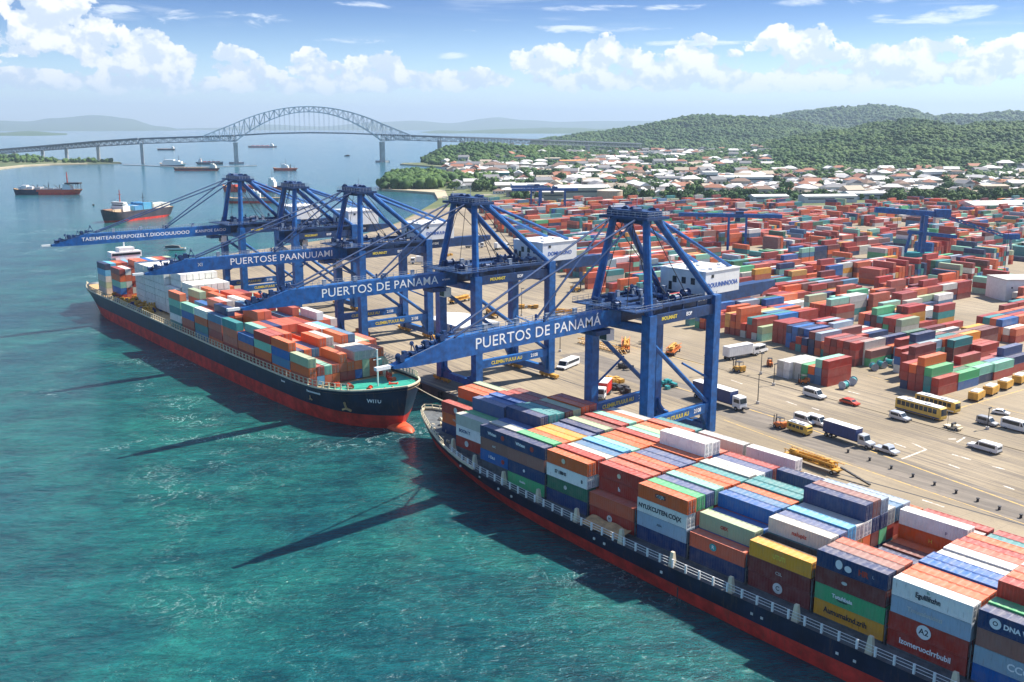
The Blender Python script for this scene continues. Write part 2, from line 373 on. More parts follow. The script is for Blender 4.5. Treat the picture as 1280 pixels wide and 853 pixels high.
# quay face: wall with fenders
qw = empty('quay_wall', (QE(190), 190, 0)); tag(qw, 'dark stained concrete quay wall with rubber fenders at the water', 'quay wall')
mb = MB()
ys = [-150, 190, 540]
for a, b in zip(ys[:-1], ys[1:]):
    p, q = Vector((QE(a) - .6, a, 0)), Vector((QE(b) - .6, b, 0)); mb.beam(p + Vector((0, 0, 1.05)), q + Vector((0, 0, 1.05)), 1.1, 4.3)
fw = mb.build('wall', M['quay_wall']); fw.parent = qw; fw.location = (-QE(190), -190, 0)
mb = MB()
for y in range(-140, 540, 12): mb.cbox((QE(y) - 1.45, y, 1.6), .6, 1.6, 2.0)
ff = mb.build('fender', M['tyre']); ff.parent = qw; ff.location = (-QE(190), -190, 0); ff['kind'] = 'stuff'
lc = pp([(-90, 226), (-30, 215), (0, 211), (30, 207.5), (62, 206), (110, 204.8), (152, 204), (150, 202.6), (75, 199.5), (40, 196), (0, 192), (-90, 188)], 2.0)
slab('far_shore', lc, -3, 2.0, [M['land'], M['sand']])
slab('shore_sandbar', pp([(-30, 214.6), (0, 210.6), (30, 207.2), (62, 205.7), (110, 204.6), (108, 204.2), (60, 205.1), (28, 206.4), (0, 209.2), (-30, 212.6)], 2.2), -3, 2.2, [M['sand']])
slab('beach', pp([(477, 236.6), (510, 238.2), (543, 240.6), (547, 248), (560, 246), (556, 237.5), (520, 236), (484, 235)], 2.8), -3, 2.8, [M['sand']])

def crest_at(prof, px):
    if px <= prof[0][0]: return prof[0][1]
    for (a, ya), (b, yb) in zip(prof[:-1], prof[1:]):
        if px <= b:
            t = (px - a) / (b - a); t = t * t * (3 - 2 * t); return ya + (yb - ya) * t
    return prof[-1][1]
PATCH = []
def hills(name, prof, rf, rc, rb, nth, nr, mat, rough=.08, zoff=-6, seed=0, foot=None, ns=1 / 260):
    p0, p1 = prof[0][0], prof[-1][0]
    def h(px, r):
        if r < rf or r > rb or px < p0 or px > p1: return zoff
        top = CAM_H + (HOR - crest_at(prof, px)) / 1243 * rc
        t = (r - rf) / (rc - rf) if r < rc else 1 - (r - rc) / (rb - rc)
        t = max(0, min(1, t)); s = t ** 1.25 * (1 - t) * .55 + t * t * (3 - 2 * t) * (1 - .55 * (1 - t))
        e = min(1, (px - p0) / 40, (p1 - px) / 40); e = max(0, e) if foot is None else 1
        q = polar(px, r)
        n = mnoise.fractal(Vector((q.x * ns, q.y * ns, seed)), 1.0, 2.1, 5)
        return zoff + (top - zoff) * (s * (1 + rough * 2 * n * (1 - t * .6)) + rough * .9 * n * min(1, t * 4)) * (e if foot is None else 1)
    mb = MB()
    for i in range(nth + 1):
        px = p0 + (p1 - p0) * i / nth
        for j in range(nr + 1):
            r = rf + (rb - rf) * j / nr
            q = polar(px, r, h(px, r)); mb.v.append(tuple(q))
    for i in range(nth):
        for j in range(nr):
            a = i * (nr + 1) + j; mb.face((a, a + nr + 1, a + nr + 2, a + 1))
    o = tag(mb.build(name, mat), kind='structure')
    for pl in o.data.polygons: pl.use_smooth = True
    PATCH.append((p0, p1, rf, rb, h, rc))
    return h
h_near = hills('wooded_ridge', [(850, 194), (890, 190), (930, 186), (965, 180), (1000, 172), (1050, 164), (1100, 157.5), (1150, 155), (1200, 161), (1240, 158), (1290, 157), (1400, 153), (1700, 150)], 1620, 2900, 3800, 150, 44, M['hill'], .13, -4, 3)
h_mid = hills('green_hill', [(640, 183), (690, 175), (740, 168), (790, 162), (830, 154.5), (865, 149), (905, 147.5), (945, 150), (990, 155), (1040, 163), (1100, 170), (1160, 176)], 3300, 4600, 5800, 110, 40, M['hill'], .10, -4, 11, ns=1 / 420)
h_far = hills('distant_hill', [(820, 168), (880, 160), (940, 151.5), (1000, 142), (1050, 138), (1088, 135.5), (1125, 139.5), (1165, 148.5), (1200, 147), (1240, 143.5), (1290, 146), (1400, 141), (1600, 146)], 5200, 7200, 9000, 110, 36, M['hill'], .09, -4, 23, ns=1 / 600)
h_knoll = hills('wooded_knoll', [(515, 197), (556, 190), (590, 182), (620, 182.5), (650, 187), (690, 190), (730, 194), (760, 196)], 2020, 2380, 2900, 90, 26, M['hill'], .16, -4, 31, ns=1 / 160)
hills('western_shore_hills', [(-160, 163), (-60, 164), (0, 165), (40, 163.5), (75, 166), (110, 170), (150, 172)], 9000, 12000, 15000, 60, 20, M['hill'], .14, -6, 41, ns=1 / 900)
hills('western_mountains', [(-200, 152), (-60, 156), (0, 152), (35, 153), (70, 150), (122, 146.5), (160, 150), (200, 158), (250, 164)], 19000, 25000, 29000, 90, 20, M['hill'], .10, -6, 51, ns=1 / 2200)
hills('northern_mountains', [(140, 163), (260, 160), (330, 156), (400, 158), (470, 153), (520, 151), (560, 154), (620, 146.5), (660, 151), (700, 154), (760, 152), (830, 151), (900, 152), (1000, 150)], 21000, 27500, 29500, 120, 16, M['hill'], .09, -6, 61, ns=1 / 2600)
hills('northern_shore', [(500, 166), (560, 163.5), (640, 161.5), (700, 160.5), (760, 161), (830, 163), (900, 160)], 11000, 14000, 18000, 60, 14, M['hill'], .2, -6, 71, ns=1 / 700)
def ground_z(px, r):
    z = 2.6
    for p0, p1, rf, rb, h, rc in PATCH[:4]:
        if p0 <= px <= p1 and rf <= r <= rb: z = max(z, h(px, r))
    return z
def inv_polar(x, y):
    r = math.hypot(x, y); a = math.atan2(x, y) - AZ
    return 640 + 1243 * math.tan(a), r

# ------------------------------------------------------------------ trees
def crown_mesh(name, n, seed, lumps=5, leaf=.2, core=.62):
    rg = random.Random(seed); mb = MB()
    L = [(Vector((rg.uniform(-.45, .45), rg.uniform(-.45, .45), rg.uniform(.35, .95))), rg.uniform(.36, .6)) for _ in range(lumps)]
    for c, r in L:
        bm = bmesh.new(); bmesh.ops.create_icosphere(bm, subdivisions=2, radius=r * core)
        k = len(mb.v)
        for v in bm.verts:
            d = v.co.normalized(); s = 1 + .45 * mnoise.noise(d * 2.6 + c * 7); mb.v.append(tuple(c + v.co * s))
        for f in bm.faces: mb.face([k + v.index for v in f.verts])
        bm.free()
    for _ in range(n):
        c, r = L[rg.randrange(lumps)]
        d = Vector((rg.gauss(0, 1), rg.gauss(0, 1), rg.gauss(.25, 1))).normalized(); p = c + d * r * rg.uniform(.62, 1.05)
        nn = (d + Vector((rg.uniform(-.8, .8), rg.uniform(-.8, .8), rg.uniform(-.3, .9)))).normalized()
        x = nn.orthogonal().normalized(); x.rotate(Matrix.Rotation(rg.uniform(0, 6), 3, nn)); y = nn.cross(x)
        a, b = leaf * rg.uniform(.6, 1.2), leaf * rg.uniform(.4, .8)
        mb.quad(p - x * a, p - y * b, p + x * a, p + y * b)
    me = mb.mesh(name, M['leaf'])
    if name == 'tree_clump': me.polygons.foreach_set('use_smooth', [True] * len(me.polygons))
    return me
CROWNS = [crown_mesh('crown', 150, s) for s in (1, 2, 3)]
def trunk_mesh():
    mb = MB(); mb.tube((0, 0, 0), (.03, .02, .5), .045, 6, .03)
    for a in range(4):
        t = a * 1.6; mb.tube((.03, .02, .42), (.03 + .3 * math.cos(t), .02 + .3 * math.sin(t), .8), .022, 5, .008)
    return mb.mesh('trunk', M['bark'])
TRUNK = trunk_mesh()
src = bpy.data.collections.new('tree_sources')
for i, me in enumerate([crown_mesh('tree_clump', 16, s, 5, .22, .98) for s in (11, 12, 13, 14)]):
    src.objects.link(bpy.data.objects.new('tree_clump', me))
def scatter_group():
    g = bpy.data.node_groups.new('tree_scatter', 'GeometryNodeTree')
    g.interface.new_socket('Geometry', in_out='INPUT', socket_type='NodeSocketGeometry'); g.interface.new_socket('Geometry', in_out='OUTPUT', socket_type='NodeSocketGeometry')
    n = g.nodes; gi = n.new('NodeGroupInput'); go = n.new('NodeGroupOutput')
    ci = n.new('GeometryNodeCollectionInfo'); ci.inputs['Collection'].default_value = src; ci.inputs['Separate Children'].default_value = True; ci.inputs['Reset Children'].default_value = True
    ip = n.new('GeometryNodeInstanceOnPoints'); ip.inputs['Pick Instance'].default_value = True
    a = n.new('GeometryNodeInputNamedAttribute'); a.data_type = 'FLOAT_VECTOR'; a.inputs['Name'].default_value = 'scl'
    rr = n.new('FunctionNodeRandomValue'); rr.data_type = 'FLOAT_VECTOR'; rr.inputs[0].default_value = (0, 0, 0); rr.inputs[1].default_value = (.25, .25, 6.28)
    l = g.links
    l.new(gi.outputs[0], ip.inputs['Points']); l.new(ci.outputs[0], ip.inputs['Instance']); l.new(rr.outputs[0], ip.inputs['Rotation'])
    l.new([s for s in a.outputs if s.enabled][0], ip.inputs['Scale']); l.new(ip.outputs[0], go.inputs[0])
    return g
GN = scatter_group()
def woods(name, pts):
    me = bpy.data.meshes.new(name); me.from_pydata([p[:3] for p in pts], [], [])
    at = me.attributes.new('scl', 'FLOAT_VECTOR', 'POINT')
    at.data.foreach_set('vector', [c for p in pts for c in (p[3], p[3], p[4])])
    o = bpy.data.objects.new(name, me); COL.objects.link(o); md = o.modifiers.new('scatter', 'NODES'); md.node_group = GN
    return tag(o, kind='stuff')
def visible_slope(px, r, z):
    x, y, k = Q(*tuple(polar(px, r, z))); return -60 < x < 1350
def fill_hill(i, n, s, keep=None, rmax=None):
    p0, p1, rf, rb, h, rc = PATCH[i]; out = []; rg = random.Random(100 + i)
    while len(out) < n:
        px = rg.uniform(max(p0, -80), min(p1, 1480)); r = rg.uniform(rf, rmax or rc * 1.04)
        if rg.random() > r / (rc * 1.04): continue
        z = h(px, r)
        if z < 1.5 or (keep and not keep(px, r)): continue
        q = polar(px, r, z - s * .15); sc = s * rg.choice((.6, .75, .9, 1.1, 1.45)) * rg.uniform(.85, 1.15); out.append((q.x, q.y, q.z, sc, sc * rg.uniform(.7, 1.1)))
    return out
def keep_near(px, r):
    x = mnoise.noise(Vector((px * .012, r * .004, 5)))
    return not (r < 1800 and x > .05)
tag(woods('ridge_forest', fill_hill(0, 26000, 5.6, keep_near)), 'dense green forest covering the ridge behind the town', 'forest')
tag(woods('hill_forest', fill_hill(1, 16000, 8.5)), 'dense green forest on the rounded hill behind the bridge approach', 'forest')
tag(woods('distant_forest', fill_hill(2, 12000, 13)), 'hazy forest on the tallest distant hill', 'forest')
tag(woods('knoll_forest', fill_hill(3, 4500, 6)), 'forest on the low knoll beside the bridge approach', 'forest')
# woods on the headland, along the shore and between the houses
def in_poly(x, y, poly):
    c = False; n = len(poly)
    for i in range(n):
        x1, y1 = poly[i]; x2, y2 = poly[i - 1]
        if (y1 > y) != (y2 > y) and x < (x2 - x1) * (y - y1) / (y2 - y1) + x1: c = not c
    return c
def wood_patch(poly, n, s, z=2.6, seed=1):
    rg = random.Random(seed); W = pp(poly, z); xs = [p[0] for p in W]; ys_ = [p[1] for p in W]; out = []
    for _ in range(n * 30):
        if len(out) >= n: break
        x, y = rg.uniform(min(xs), max(xs)), rg.uniform(min(ys_), max(ys_))
        if in_poly(x, y, W):
            sc = s * rg.uniform(.6, 1.35); out.append((x, y, z - .1 * s, sc, sc * rg.uniform(.8, 1.2)))
    return out
tag(woods('headland_wood', wood_patch([(479, 236.3), (510, 237.2), (545, 236.5), (566, 231), (612, 231), (612, 228), (566, 225), (535, 219), (490, 224), (476, 231)], 900, 8.6, seed=2)), 'dark green wood covering the headland beside the sandy beach', 'wood')
GREEN = [([(640, 236), (700, 232), (760, 233), (840, 240), (835, 231), (760, 224), (660, 227)], 330, 8), ([(850, 252), (940, 252.5), (1060, 251), (1150, 250), (1150, 243), (1040, 247), (940, 247), (852, 247)], 230, 5.5),
         ([(1140, 249), (1280, 252), (1330, 250), (1330, 243), (1220, 245), (1150, 246)], 110, 6), ([(700, 216), (800, 218), (900, 214), (900, 211), (780, 211), (700, 210)], 330, 9.5), ([(900, 222), (985, 221), (1000, 215), (940, 210), (890, 213)], 330, 9),
         ([(560, 206), (640, 207), (700, 210), (700, 203), (640, 200), (570, 203)], 240, 8.5), ([(1000, 227), (1100, 225), (1290, 227), (1290, 223), (1100, 221), (1000, 221)], 260, 9), ([(760, 203), (870, 206), (960, 206), (960, 199), (880, 198), (770, 196)], 520, 10), ([(700, 199), (780, 197), (800, 191), (720, 189)], 330, 10), ([(870, 196), (930, 197), (960, 192), (880, 191)], 260, 11), ([(620, 204), (700, 203), (720, 198), (640, 197)], 260, 9), ([(620, 220), (700, 222), (700, 217), (640, 215)], 90, 8)]
pts = []
for i, (poly, n, s) in enumerate(GREEN): pts += wood_patch(poly, int(n * .9), s * .72, seed=20 + i)
tag(woods('town_woods', pts), 'strips of green woodland running between the houses of the town', 'woodland')
tag(woods('western_shore_wood', wood_patch([(-40, 206), (0, 204), (40, 204), (78, 203.5), (80, 201), (45, 198), (0, 196), (-40, 196)], 150, 7.5, 2, 40) + wood_patch([(80, 203.8), (150, 203.6), (148, 202.9), (80, 202)], 40, 6, 2, 41)), 'trees along the far shore under the bridge approach', 'wood')
TREE_SPOTS = []
def tree(x, y, z, s, i, label, group):
    r = empty('tree', (x, y, z), rnd.uniform(0, 6)); r.scale = (s, s, s * rnd.uniform(.85, 1.15))
    inst('crown', CROWNS[i % 3], parent=r); inst('trunk', TRUNK, parent=r)
    tag(r, label, 'tree', group); return r

# ------------------------------------------------------------------ town
ROOFS = {'grey': (.20, .20, .21, 1), 'pale': (.60, .58, .55, 1), 'rust': (.34, .13, .07, 1), 'brown': (.22, .13, .09, 1), 'white': (.80, .79, .76, 1), 'orange': (.62, .25, .07, 1), 'blue': (.12, .22, .34, 1), 'sand': (.46, .38, .28, 1)}
WALLS = [(.70, .66, .58, 1), (.62, .52, .40, 1), (.74, .73, .70, 1), (.52, .40, .33, 1), (.60, .62, .62, 1)]
def house_mesh(kind, roof, wall, w_, d, h):
    mb = MB(); mb.col = wall; mb.box(-w_ / 2, w_ / 2, -d / 2, d / 2, -3, h)
    mb.col = (.03, .035, .045, 1)
    for s in (-1, 1):
        for i in range(3):
            x = (-.32 + .32 * i) * w_; mb.cbox((x, s * d / 2, h * .55), w_ * .14, .12, h * .32)
        mb.cbox((s * w_ / 2, 0, h * .55), .12, d * .2, h * .32)
    mb.col = roof; e = .5
    if kind == 'gable':
        mb.extrude([(-d / 2 - e, h + .01), (d / 2 + e, h + .01), (0, h + d * .28)], -w_ / 2 - e, w_ / 2 + e)
    elif kind == 'hip':
        b = [(-w_ / 2 - e, -d / 2 - e, h + .01), (w_ / 2 + e, -d / 2 - e, h + .01), (w_ / 2 + e, d / 2 + e, h + .01), (-w_ / 2 - e, d / 2 + e, h + .01)]; r1, r2 = (-w_ / 2 + d * .5, 0, h + d * .26), (w_ / 2 - d * .5, 0, h + d * .26)
        mb.quad(*b); mb.quad(b[0], b[1], r2, r1); mb.quad(b[2], b[3], r1, r2); mb.quad(b[1], b[2], r2); mb.quad(b[3], b[0], r1)
    else:
        mb.box(-w_ / 2 - .2, w_ / 2 + .2, -d / 2 - .2, d / 2 + .2, h + .01, h + .7)
        mb.col = (.45, .44, .42, 1); mb.box(-w_ * .1, w_ * .15, -d * .2, d * .2, h + .7, h + 2)
    return mb.mesh('house', M['attr_roof'])
HTYPES = []
rg = random.Random(5)
for kind, names in (('gable', ('grey', 'pale', 'rust', 'white', 'sand')), ('hip', ('rust', 'brown', 'grey', 'white', 'pale')), ('flat', ('white', 'pale', 'sand'))):
    for nm in names:
        for big in (0, 1):
            w_, d, h = (rg.uniform(12, 16), rg.uniform(9, 11), rg.uniform(3.4, 5)) if not big else (rg.uniform(22, 34), rg.uniform(13, 18), rg.uniform(6, 10))
            wall = rg.choice(WALLS)
            HTYPES.append((kind, nm, big, house_mesh(kind, ROOFS[nm], wall, w_, d, h), max(w_, d) * .5))
BANDS = [((555, 720), (206, 248), 230, 'among the trees beside the headland'), ((700, 900), (213, 246), 260, 'in the town beyond the container yard'), ((880, 1290), (216, 246), 540, 'under the wooded ridge'),
         ((740, 960), (189, 212), 260, 'on the wooded slope'), ((620, 800), (192, 214), 230, 'near the knoll')]
def green_at(px, py):
    for k, (poly, n, s) in enumerate(GREEN):
        if in_poly(px, py, poly): return True
    return False
placed = []; far_mb = MB(); n_house = 0
WH = [(662, 240, 46, 22, 9, 'white', (.70, .68, .63, 1), 'long pale warehouse with a low white roof behind the blue yard cranes'), (726, 246, 64, 30, 11, 'pale', (.60, .55, .46, 1), 'wide warehouse with a pale roof beside the round tan tank'),
      (624, 223, 30, 18, 9, 'white', (.05, .33, .34, 1), 'teal walled warehouse with a white roof by the headland wood'), (712, 208, 44, 22, 11, 'orange', (.66, .60, .50, 1), 'large hall with a bright orange roof on the slope'),
      (690, 205, 34, 18, 9, 'sand', (.70, .66, .58, 1), 'tan hall just beside the orange roofed hall'), (836, 229, 40, 22, 8, 'grey', (.55, .56, .58, 1), 'long grey roofed shed beside the white block in town'),
      (886, 227, 22, 16, 14, 'white', (.74, .74, .73, 1), 'tall white block standing among the town sheds'), (930, 229, 78, 24, 9, 'white', (.66, .68, .72, 1), 'very long white warehouse with a pale blue wall'),
      (1163, 226, 38, 22, 14, 'white', (.78, .78, .78, 1), 'white office block on the rise under the ridge'), (1193, 224, 18, 14, 12, 'brown', (.66, .56, .48, 1), 'square tan house with a brown roof beside the white office block'),
      (1238, 244, 34, 20, 11, 'sand', (.50, .33, .18, 1), 'tan brick block at the edge of the town'), (1034, 253, 60, 18, 7, 'white', (.62, .64, .66, 1), 'long low white shed at the back of the container yard'),
      (1240, 267, 60, 34, 9, 'pale', (.66, .66, .64, 1), 'big pale roofed depot shed at the back of the yard'), (1080, 249, 46, 20, 7, 'white', (.60, .62, .64, 1), 'white roofed shed in front of the tree belt'),
      (960, 252, 40, 18, 6, 'white', (.58, .60, .62, 1), 'white roofed shed standing beside the grassy belt'), (1260, 232, 26, 16, 7, 'orange', (.62, .58, .5, 1), 'house with an orange roof at the foot of the ridge'),
      (830, 197, 26, 14, 8, 'white', (.76, .76, .74, 1), 'small white hall in a clearing of the wooded hills'), (690, 250, 24, 16, 9, 'pale', (.42, .36, .28, 1), 'tan square store behind the yard cranes')]
for (px, py, L, D, h, roof, wall, lab) in WH:
    p = P(px, py, 2.6); a, r = inv_polar(p.x, p.y); z = ground_z(a, r)
    if z > 3: 
        r = min(r, 1.0e9); p = polar(a, r, z)
    t = empty('warehouse', (p.x, p.y, z), -AZ + R(8)); tag(t, lab, 'building')
    mb = MB(); mb.col = wall; mb.box(-L / 2, L / 2, -D / 2, D / 2, -3, h); mb.build('wall', M['attr_roof'], t)
    mb = MB(); mb.col = ROOFS[roof]; mb.extrude([(-D / 2 - .6, h + .01), (D / 2 + .6, h + .01), (D / 2 + .6, h + .3), (0, h + D * .09 + .3), (-D / 2 - .6, h + .3)], -L / 2 - .6, L / 2 + .6); mb.build('roof', M['attr_roof'], t)
    mb = MB(); mb.col = (.06, .07, .085, 1)
    mb.cbox((0, -D / 2, h * .62), L * .88, .14, h * .2)
    mb.build('window_band', M['attr_roof'], t)
    placed.append((p.x, p.y, L * .55))
mb = MB(); mb.col = (.52, .40, .29, 1)
n = 28
tk = empty('storage_tank', tuple(P(762, 253, 2.6))); tag(tk, 'round tan storage tank beside the wide warehouse', 'tank')
mb.tube((0, 0, 0), (0, 0, 13), 14, 28, cap=False); mb.build('shell', M['attr_roof'], tk)
mb = MB(); mb.col = (.6, .52, .42, 1); mb.tube((0, 0, 13), (0, 0, 15), 14.3, 28, .6); mb.build('roof', M['attr_roof'], tk)
placed.append((tk.location.x, tk.location.y, 20))
cand = []
for (xa, xb), (ya, yb), n, where in BANDS:
    k = 0; tries = 0
    while k < n and tries < 9000:
        tries += 1
        px, py = rg.uniform(xa, xb), rg.uniform(ya, yb)
        if py > 238 and px < 620: continue
        if py > 250 - max(0, (620 - px)) * .05: continue
        if green_at(px, py) and rg.random() < .72: continue
        if mnoise.noise(Vector((px * .02, py * .09, 2))) < -.12 and rg.random() < .8: continue
        p = P(px, py, 2.6); a, r = inv_polar(p.x, p.y); z = ground_z(a, r)
        if z > 24: continue
        ht = rg.choice(HTYPES)
        if any((p.x - q[0]) ** 2 + (p.y - q[1]) ** 2 < (q[2] + ht[4]) ** 2 * 1.1 for q in placed): continue
        placed.append((p.x, p.y, ht[4])); cand.append((r, p.x, p.y, z, ht, where)); k += 1
cand.sort(key=lambda c: c[0])
for i, (r, x, y, z, ht, where) in enumerate(cand):
    kind, nm, big, me, rad = ht; rz = -AZ + rg.choice((0, PI / 2)) + rg.uniform(-.35, .35)
    if i < 290:
        o = inst('house', me, (x, y, z), rz)
        form = {'gable': 'with a %s gabled roof', 'hip': 'with a %s hipped roof', 'flat': 'with a flat %s roof'}[kind] % nm
        tag(o, '%s house %s %s' % ('large' if big else 'small', form, where), 'house', 'houses of the town behind the port')
    else:
        mt = Matrix.Translation((x, y, z)) @ Matrix.Rotation(rz, 4, 'Z'); b = len(far_mb.v)
        far_mb.v += [tuple(mt @ v.co) for v in me.vertices]; at = me.color_attributes['paint'].data
        for pl in me.polygons:
            far_mb.col = tuple(at[pl.loop_start].color); far_mb.face([b + j for j in pl.vertices])
tag(far_mb.build('distant_houses', M['attr_roof']), 'pale houses scattered thinly over the far slopes', 'houses', kind='stuff')
# scattered single trees of the town and the port edge
k = 0
while k < 230:
    px, py = rg.uniform(560, 1290), rg.uniform(219, 252)
    if px < 640 and py > 240: continue
    p = P(px, py, 2.6)
    if any((p.x - q[0]) ** 2 + (p.y - q[1]) ** 2 < (q[2] + 5) ** 2 for q in placed): continue
    a, r = inv_polar(p.x, p.y); z = ground_z(a, r)
    tree(p.x, p.y, z - .3, rg.uniform(6, 11), k, 'round green tree standing between the houses of the town', 'single trees among the town houses'); placed.append((p.x, p.y, 5)); k += 1

# ------------------------------------------------------------------ bridge
br = empty('arch_bridge', tuple(P(293, 205, 0))); tag(br, 'long grey steel arch bridge crossing the water on pale piers', 'bridge')
O = br.location.copy()
A_, B_ = polar(293, 2345), polar(477, 2379)
nodes = [(polar(-60, 3550), 4), (polar(-20, 3330), 12), (polar(14, 3150), 22), (polar(50, 2960), 31), (polar(80, 2760), 39), (polar(120, 2570), 48), (polar(175, 2430), 56), (A_, 63)]
mid = [(A_.lerp(B_, t), 63 + 6 * (1 - (2 * t - 1) ** 2)) for t in (.25, .5, .75)]
right = [(B_, 64), (polar(549, 2430), 59), (polar(578, 2470), 57), (polar(640, 2620), 51), (polar(682, 2760), 46), (polar(735, 3020), 38), (polar(800, 3400), 26)]
line = nodes + mid + right
rel = lambda v, z: Vector((v.x - O.x, v.y - O.y, z))
md, mt_, mp = MB(), MB(), []
for (p, z), (q, z2) in zip(line[:-1], line[1:]):
    a, b = rel(p, z), rel(q, z2); md.beam(a, b, 18, 2.4)
    for s in (-1, 1):
        d = (b - a); sd_ = Vector((-d.y, d.x, 0)).normalized() * 8.2 * s
        md.beam(a + sd_ + Vector((0, 0, 1.4)), b + sd_ + Vector((0, 0, 1.4)), .25, .9)
def truss(mb, f, n, planes, hi, lo, r=.5):    # zigzag truss between two chord curves
    for s in planes:
        T = [f(i / n, s, 1) for i in range(n + 1)]; L = [f(i / n, s, 0) for i in range(n + 1)]
        for i in range(n):
            mb.beam(T[i], T[i + 1], hi, hi); mb.beam(L[i], L[i + 1], lo, lo)
            mb.beam(L[i], T[i], r, r); mb.beam(*((L[i], T[i + 1]) if i % 2 else (T[i], L[i + 1])), r, r)
        mb.beam(L[n], T[n], r, r)
for seg in (nodes, right):
    for (p, z), (q, z2) in zip(seg[:-1], seg[1:]):
        a, b = rel(p, z), rel(q, z2); sd_ = Vector((-(b - a).y, (b - a).x, 0)).normalized()
        n = max(4, int((b - a).length / 13))
        truss(mt_, lambda t, s, up: a.lerp(b, t) + sd_ * 6.5 * s + Vector((0, 0, -1.2 if up else -11.2)), n, (-1, 1), 1.6, 1.5, .9)
ax = (B_ - A_); side = Vector((-ax.y, ax.x, 0)).normalized()
def arch(t, s, up):
    u = -.20 + 1.40 * t; x = 2 * u - 1
    top = 128 - 38.5 * x * x if abs(x) <= 1 else 89.5 - (abs(x) - 1) * 66
    bot = 116.5 - 67 * x * x if abs(x) <= 1 else 49.5 + (abs(x) - 1) * 11
    base = A_ + ax * u
    return Vector((base.x - O.x, base.y - O.y, top if up else min(bot, top - 1.5))) + side * 9 * s
ma = MB(); truss(ma, arch, 42, (-1, 1), 2.0, 1.9, .9)
for i in range(7, 36):
    p, q = arch(i / 42, -1, 1), arch(i / 42, 1, 1); ma.beam(p, q, .7, .7)
mh = MB()
for i in range(9, 34):
    for s in (-1, 1):
        p = arch(i / 42, s, 0)
        if p.z > 72: mh.tube(p, (p.x, p.y, 66), .28, 5)
md.build('deck', M['bridge_dark'], br); mt_.build('approach_truss', M['bridge_dark'], br); ma.build('arch_truss', M['bridge'], br)
mh.build('hangers', M['bridge'], br)
for (p, z, big) in [(q[0], q[1], 0) for q in nodes[1:-1]] + [(A_, 49, 2), (B_, 49, 2)] + [(q[0], q[1], 1) for q in right[1:-1]]:
    mb = MB(); c = rel(p, 0)
    top = z - 10 if big < 2 else 47; d2 = side if big else Vector((.8, .6, 0))
    wd = 9 if big == 2 else 6
    for s in (-1, 1):
        o_ = side * s * 7.5; mb.beam(c + o_ - Vector((0, 0, 6)), c + o_ + Vector((0, 0, top)), wd, wd, up=ax.normalized())
    mb.beam(c - side * 9 + Vector((0, 0, top - 1)), c + side * 9 + Vector((0, 0, top - 1)), wd + 1, 3)
    if big == 2: mb.beam(c - side * 10 + Vector((0, 0, top * .55)), c + side * 10 + Vector((0, 0, top * .55)), wd - 1, 3); mb.cbox(c + Vector((0, 0, 1.5)), 26, 22, 5)
    mb.build('pier', M['concrete'], br)
# ------------------------------------------------------------------ containers
PAL = {'O': ((224, 98, 30), 'orange'), 'R': ((170, 48, 32), 'brick red'), 'A': ((202, 92, 60), 'faded salmon red'), 'C': ((118, 44, 42), 'maroon'), 'N': ((9, 50, 100), 'navy blue'),
       'B': ((8, 98, 170), 'bright blue'), 'L': ((96, 182, 220), 'light blue'), 'S': ((72, 128, 166), 'steel blue'), 'T': ((42, 140, 140), 'teal'), 'G': ((76, 178, 116), 'green'),
       'D': ((48, 110, 82), 'dark green'), 'M': ((140, 205, 178), 'pale mint'), 'K': ((172, 190, 150), 'pale grey green'), 'W': ((236, 234, 226), 'white'), 'Y': ((228, 160, 40), 'amber yellow'),
       'E': ((200, 196, 186), 'light grey'), 'P': ((76, 96, 138), 'dusty violet blue'), 'X': ((92, 84, 78), 'grey open-topped'), 'F': ((158, 178, 192), 'pale blue grey'), 'V': ((150, 100, 88), 'faded brown')}
def pcol(c, j=.10):
    b = lin(*PAL[c][0]); k = 1 + rnd.uniform(-j, j); return (b[0] * k, b[1] * k * (1 + rnd.uniform(-.04, .04)), b[2] * k, 1)
CL, CW, CH, TP = 12.19, 2.44, 2.72, 2.79
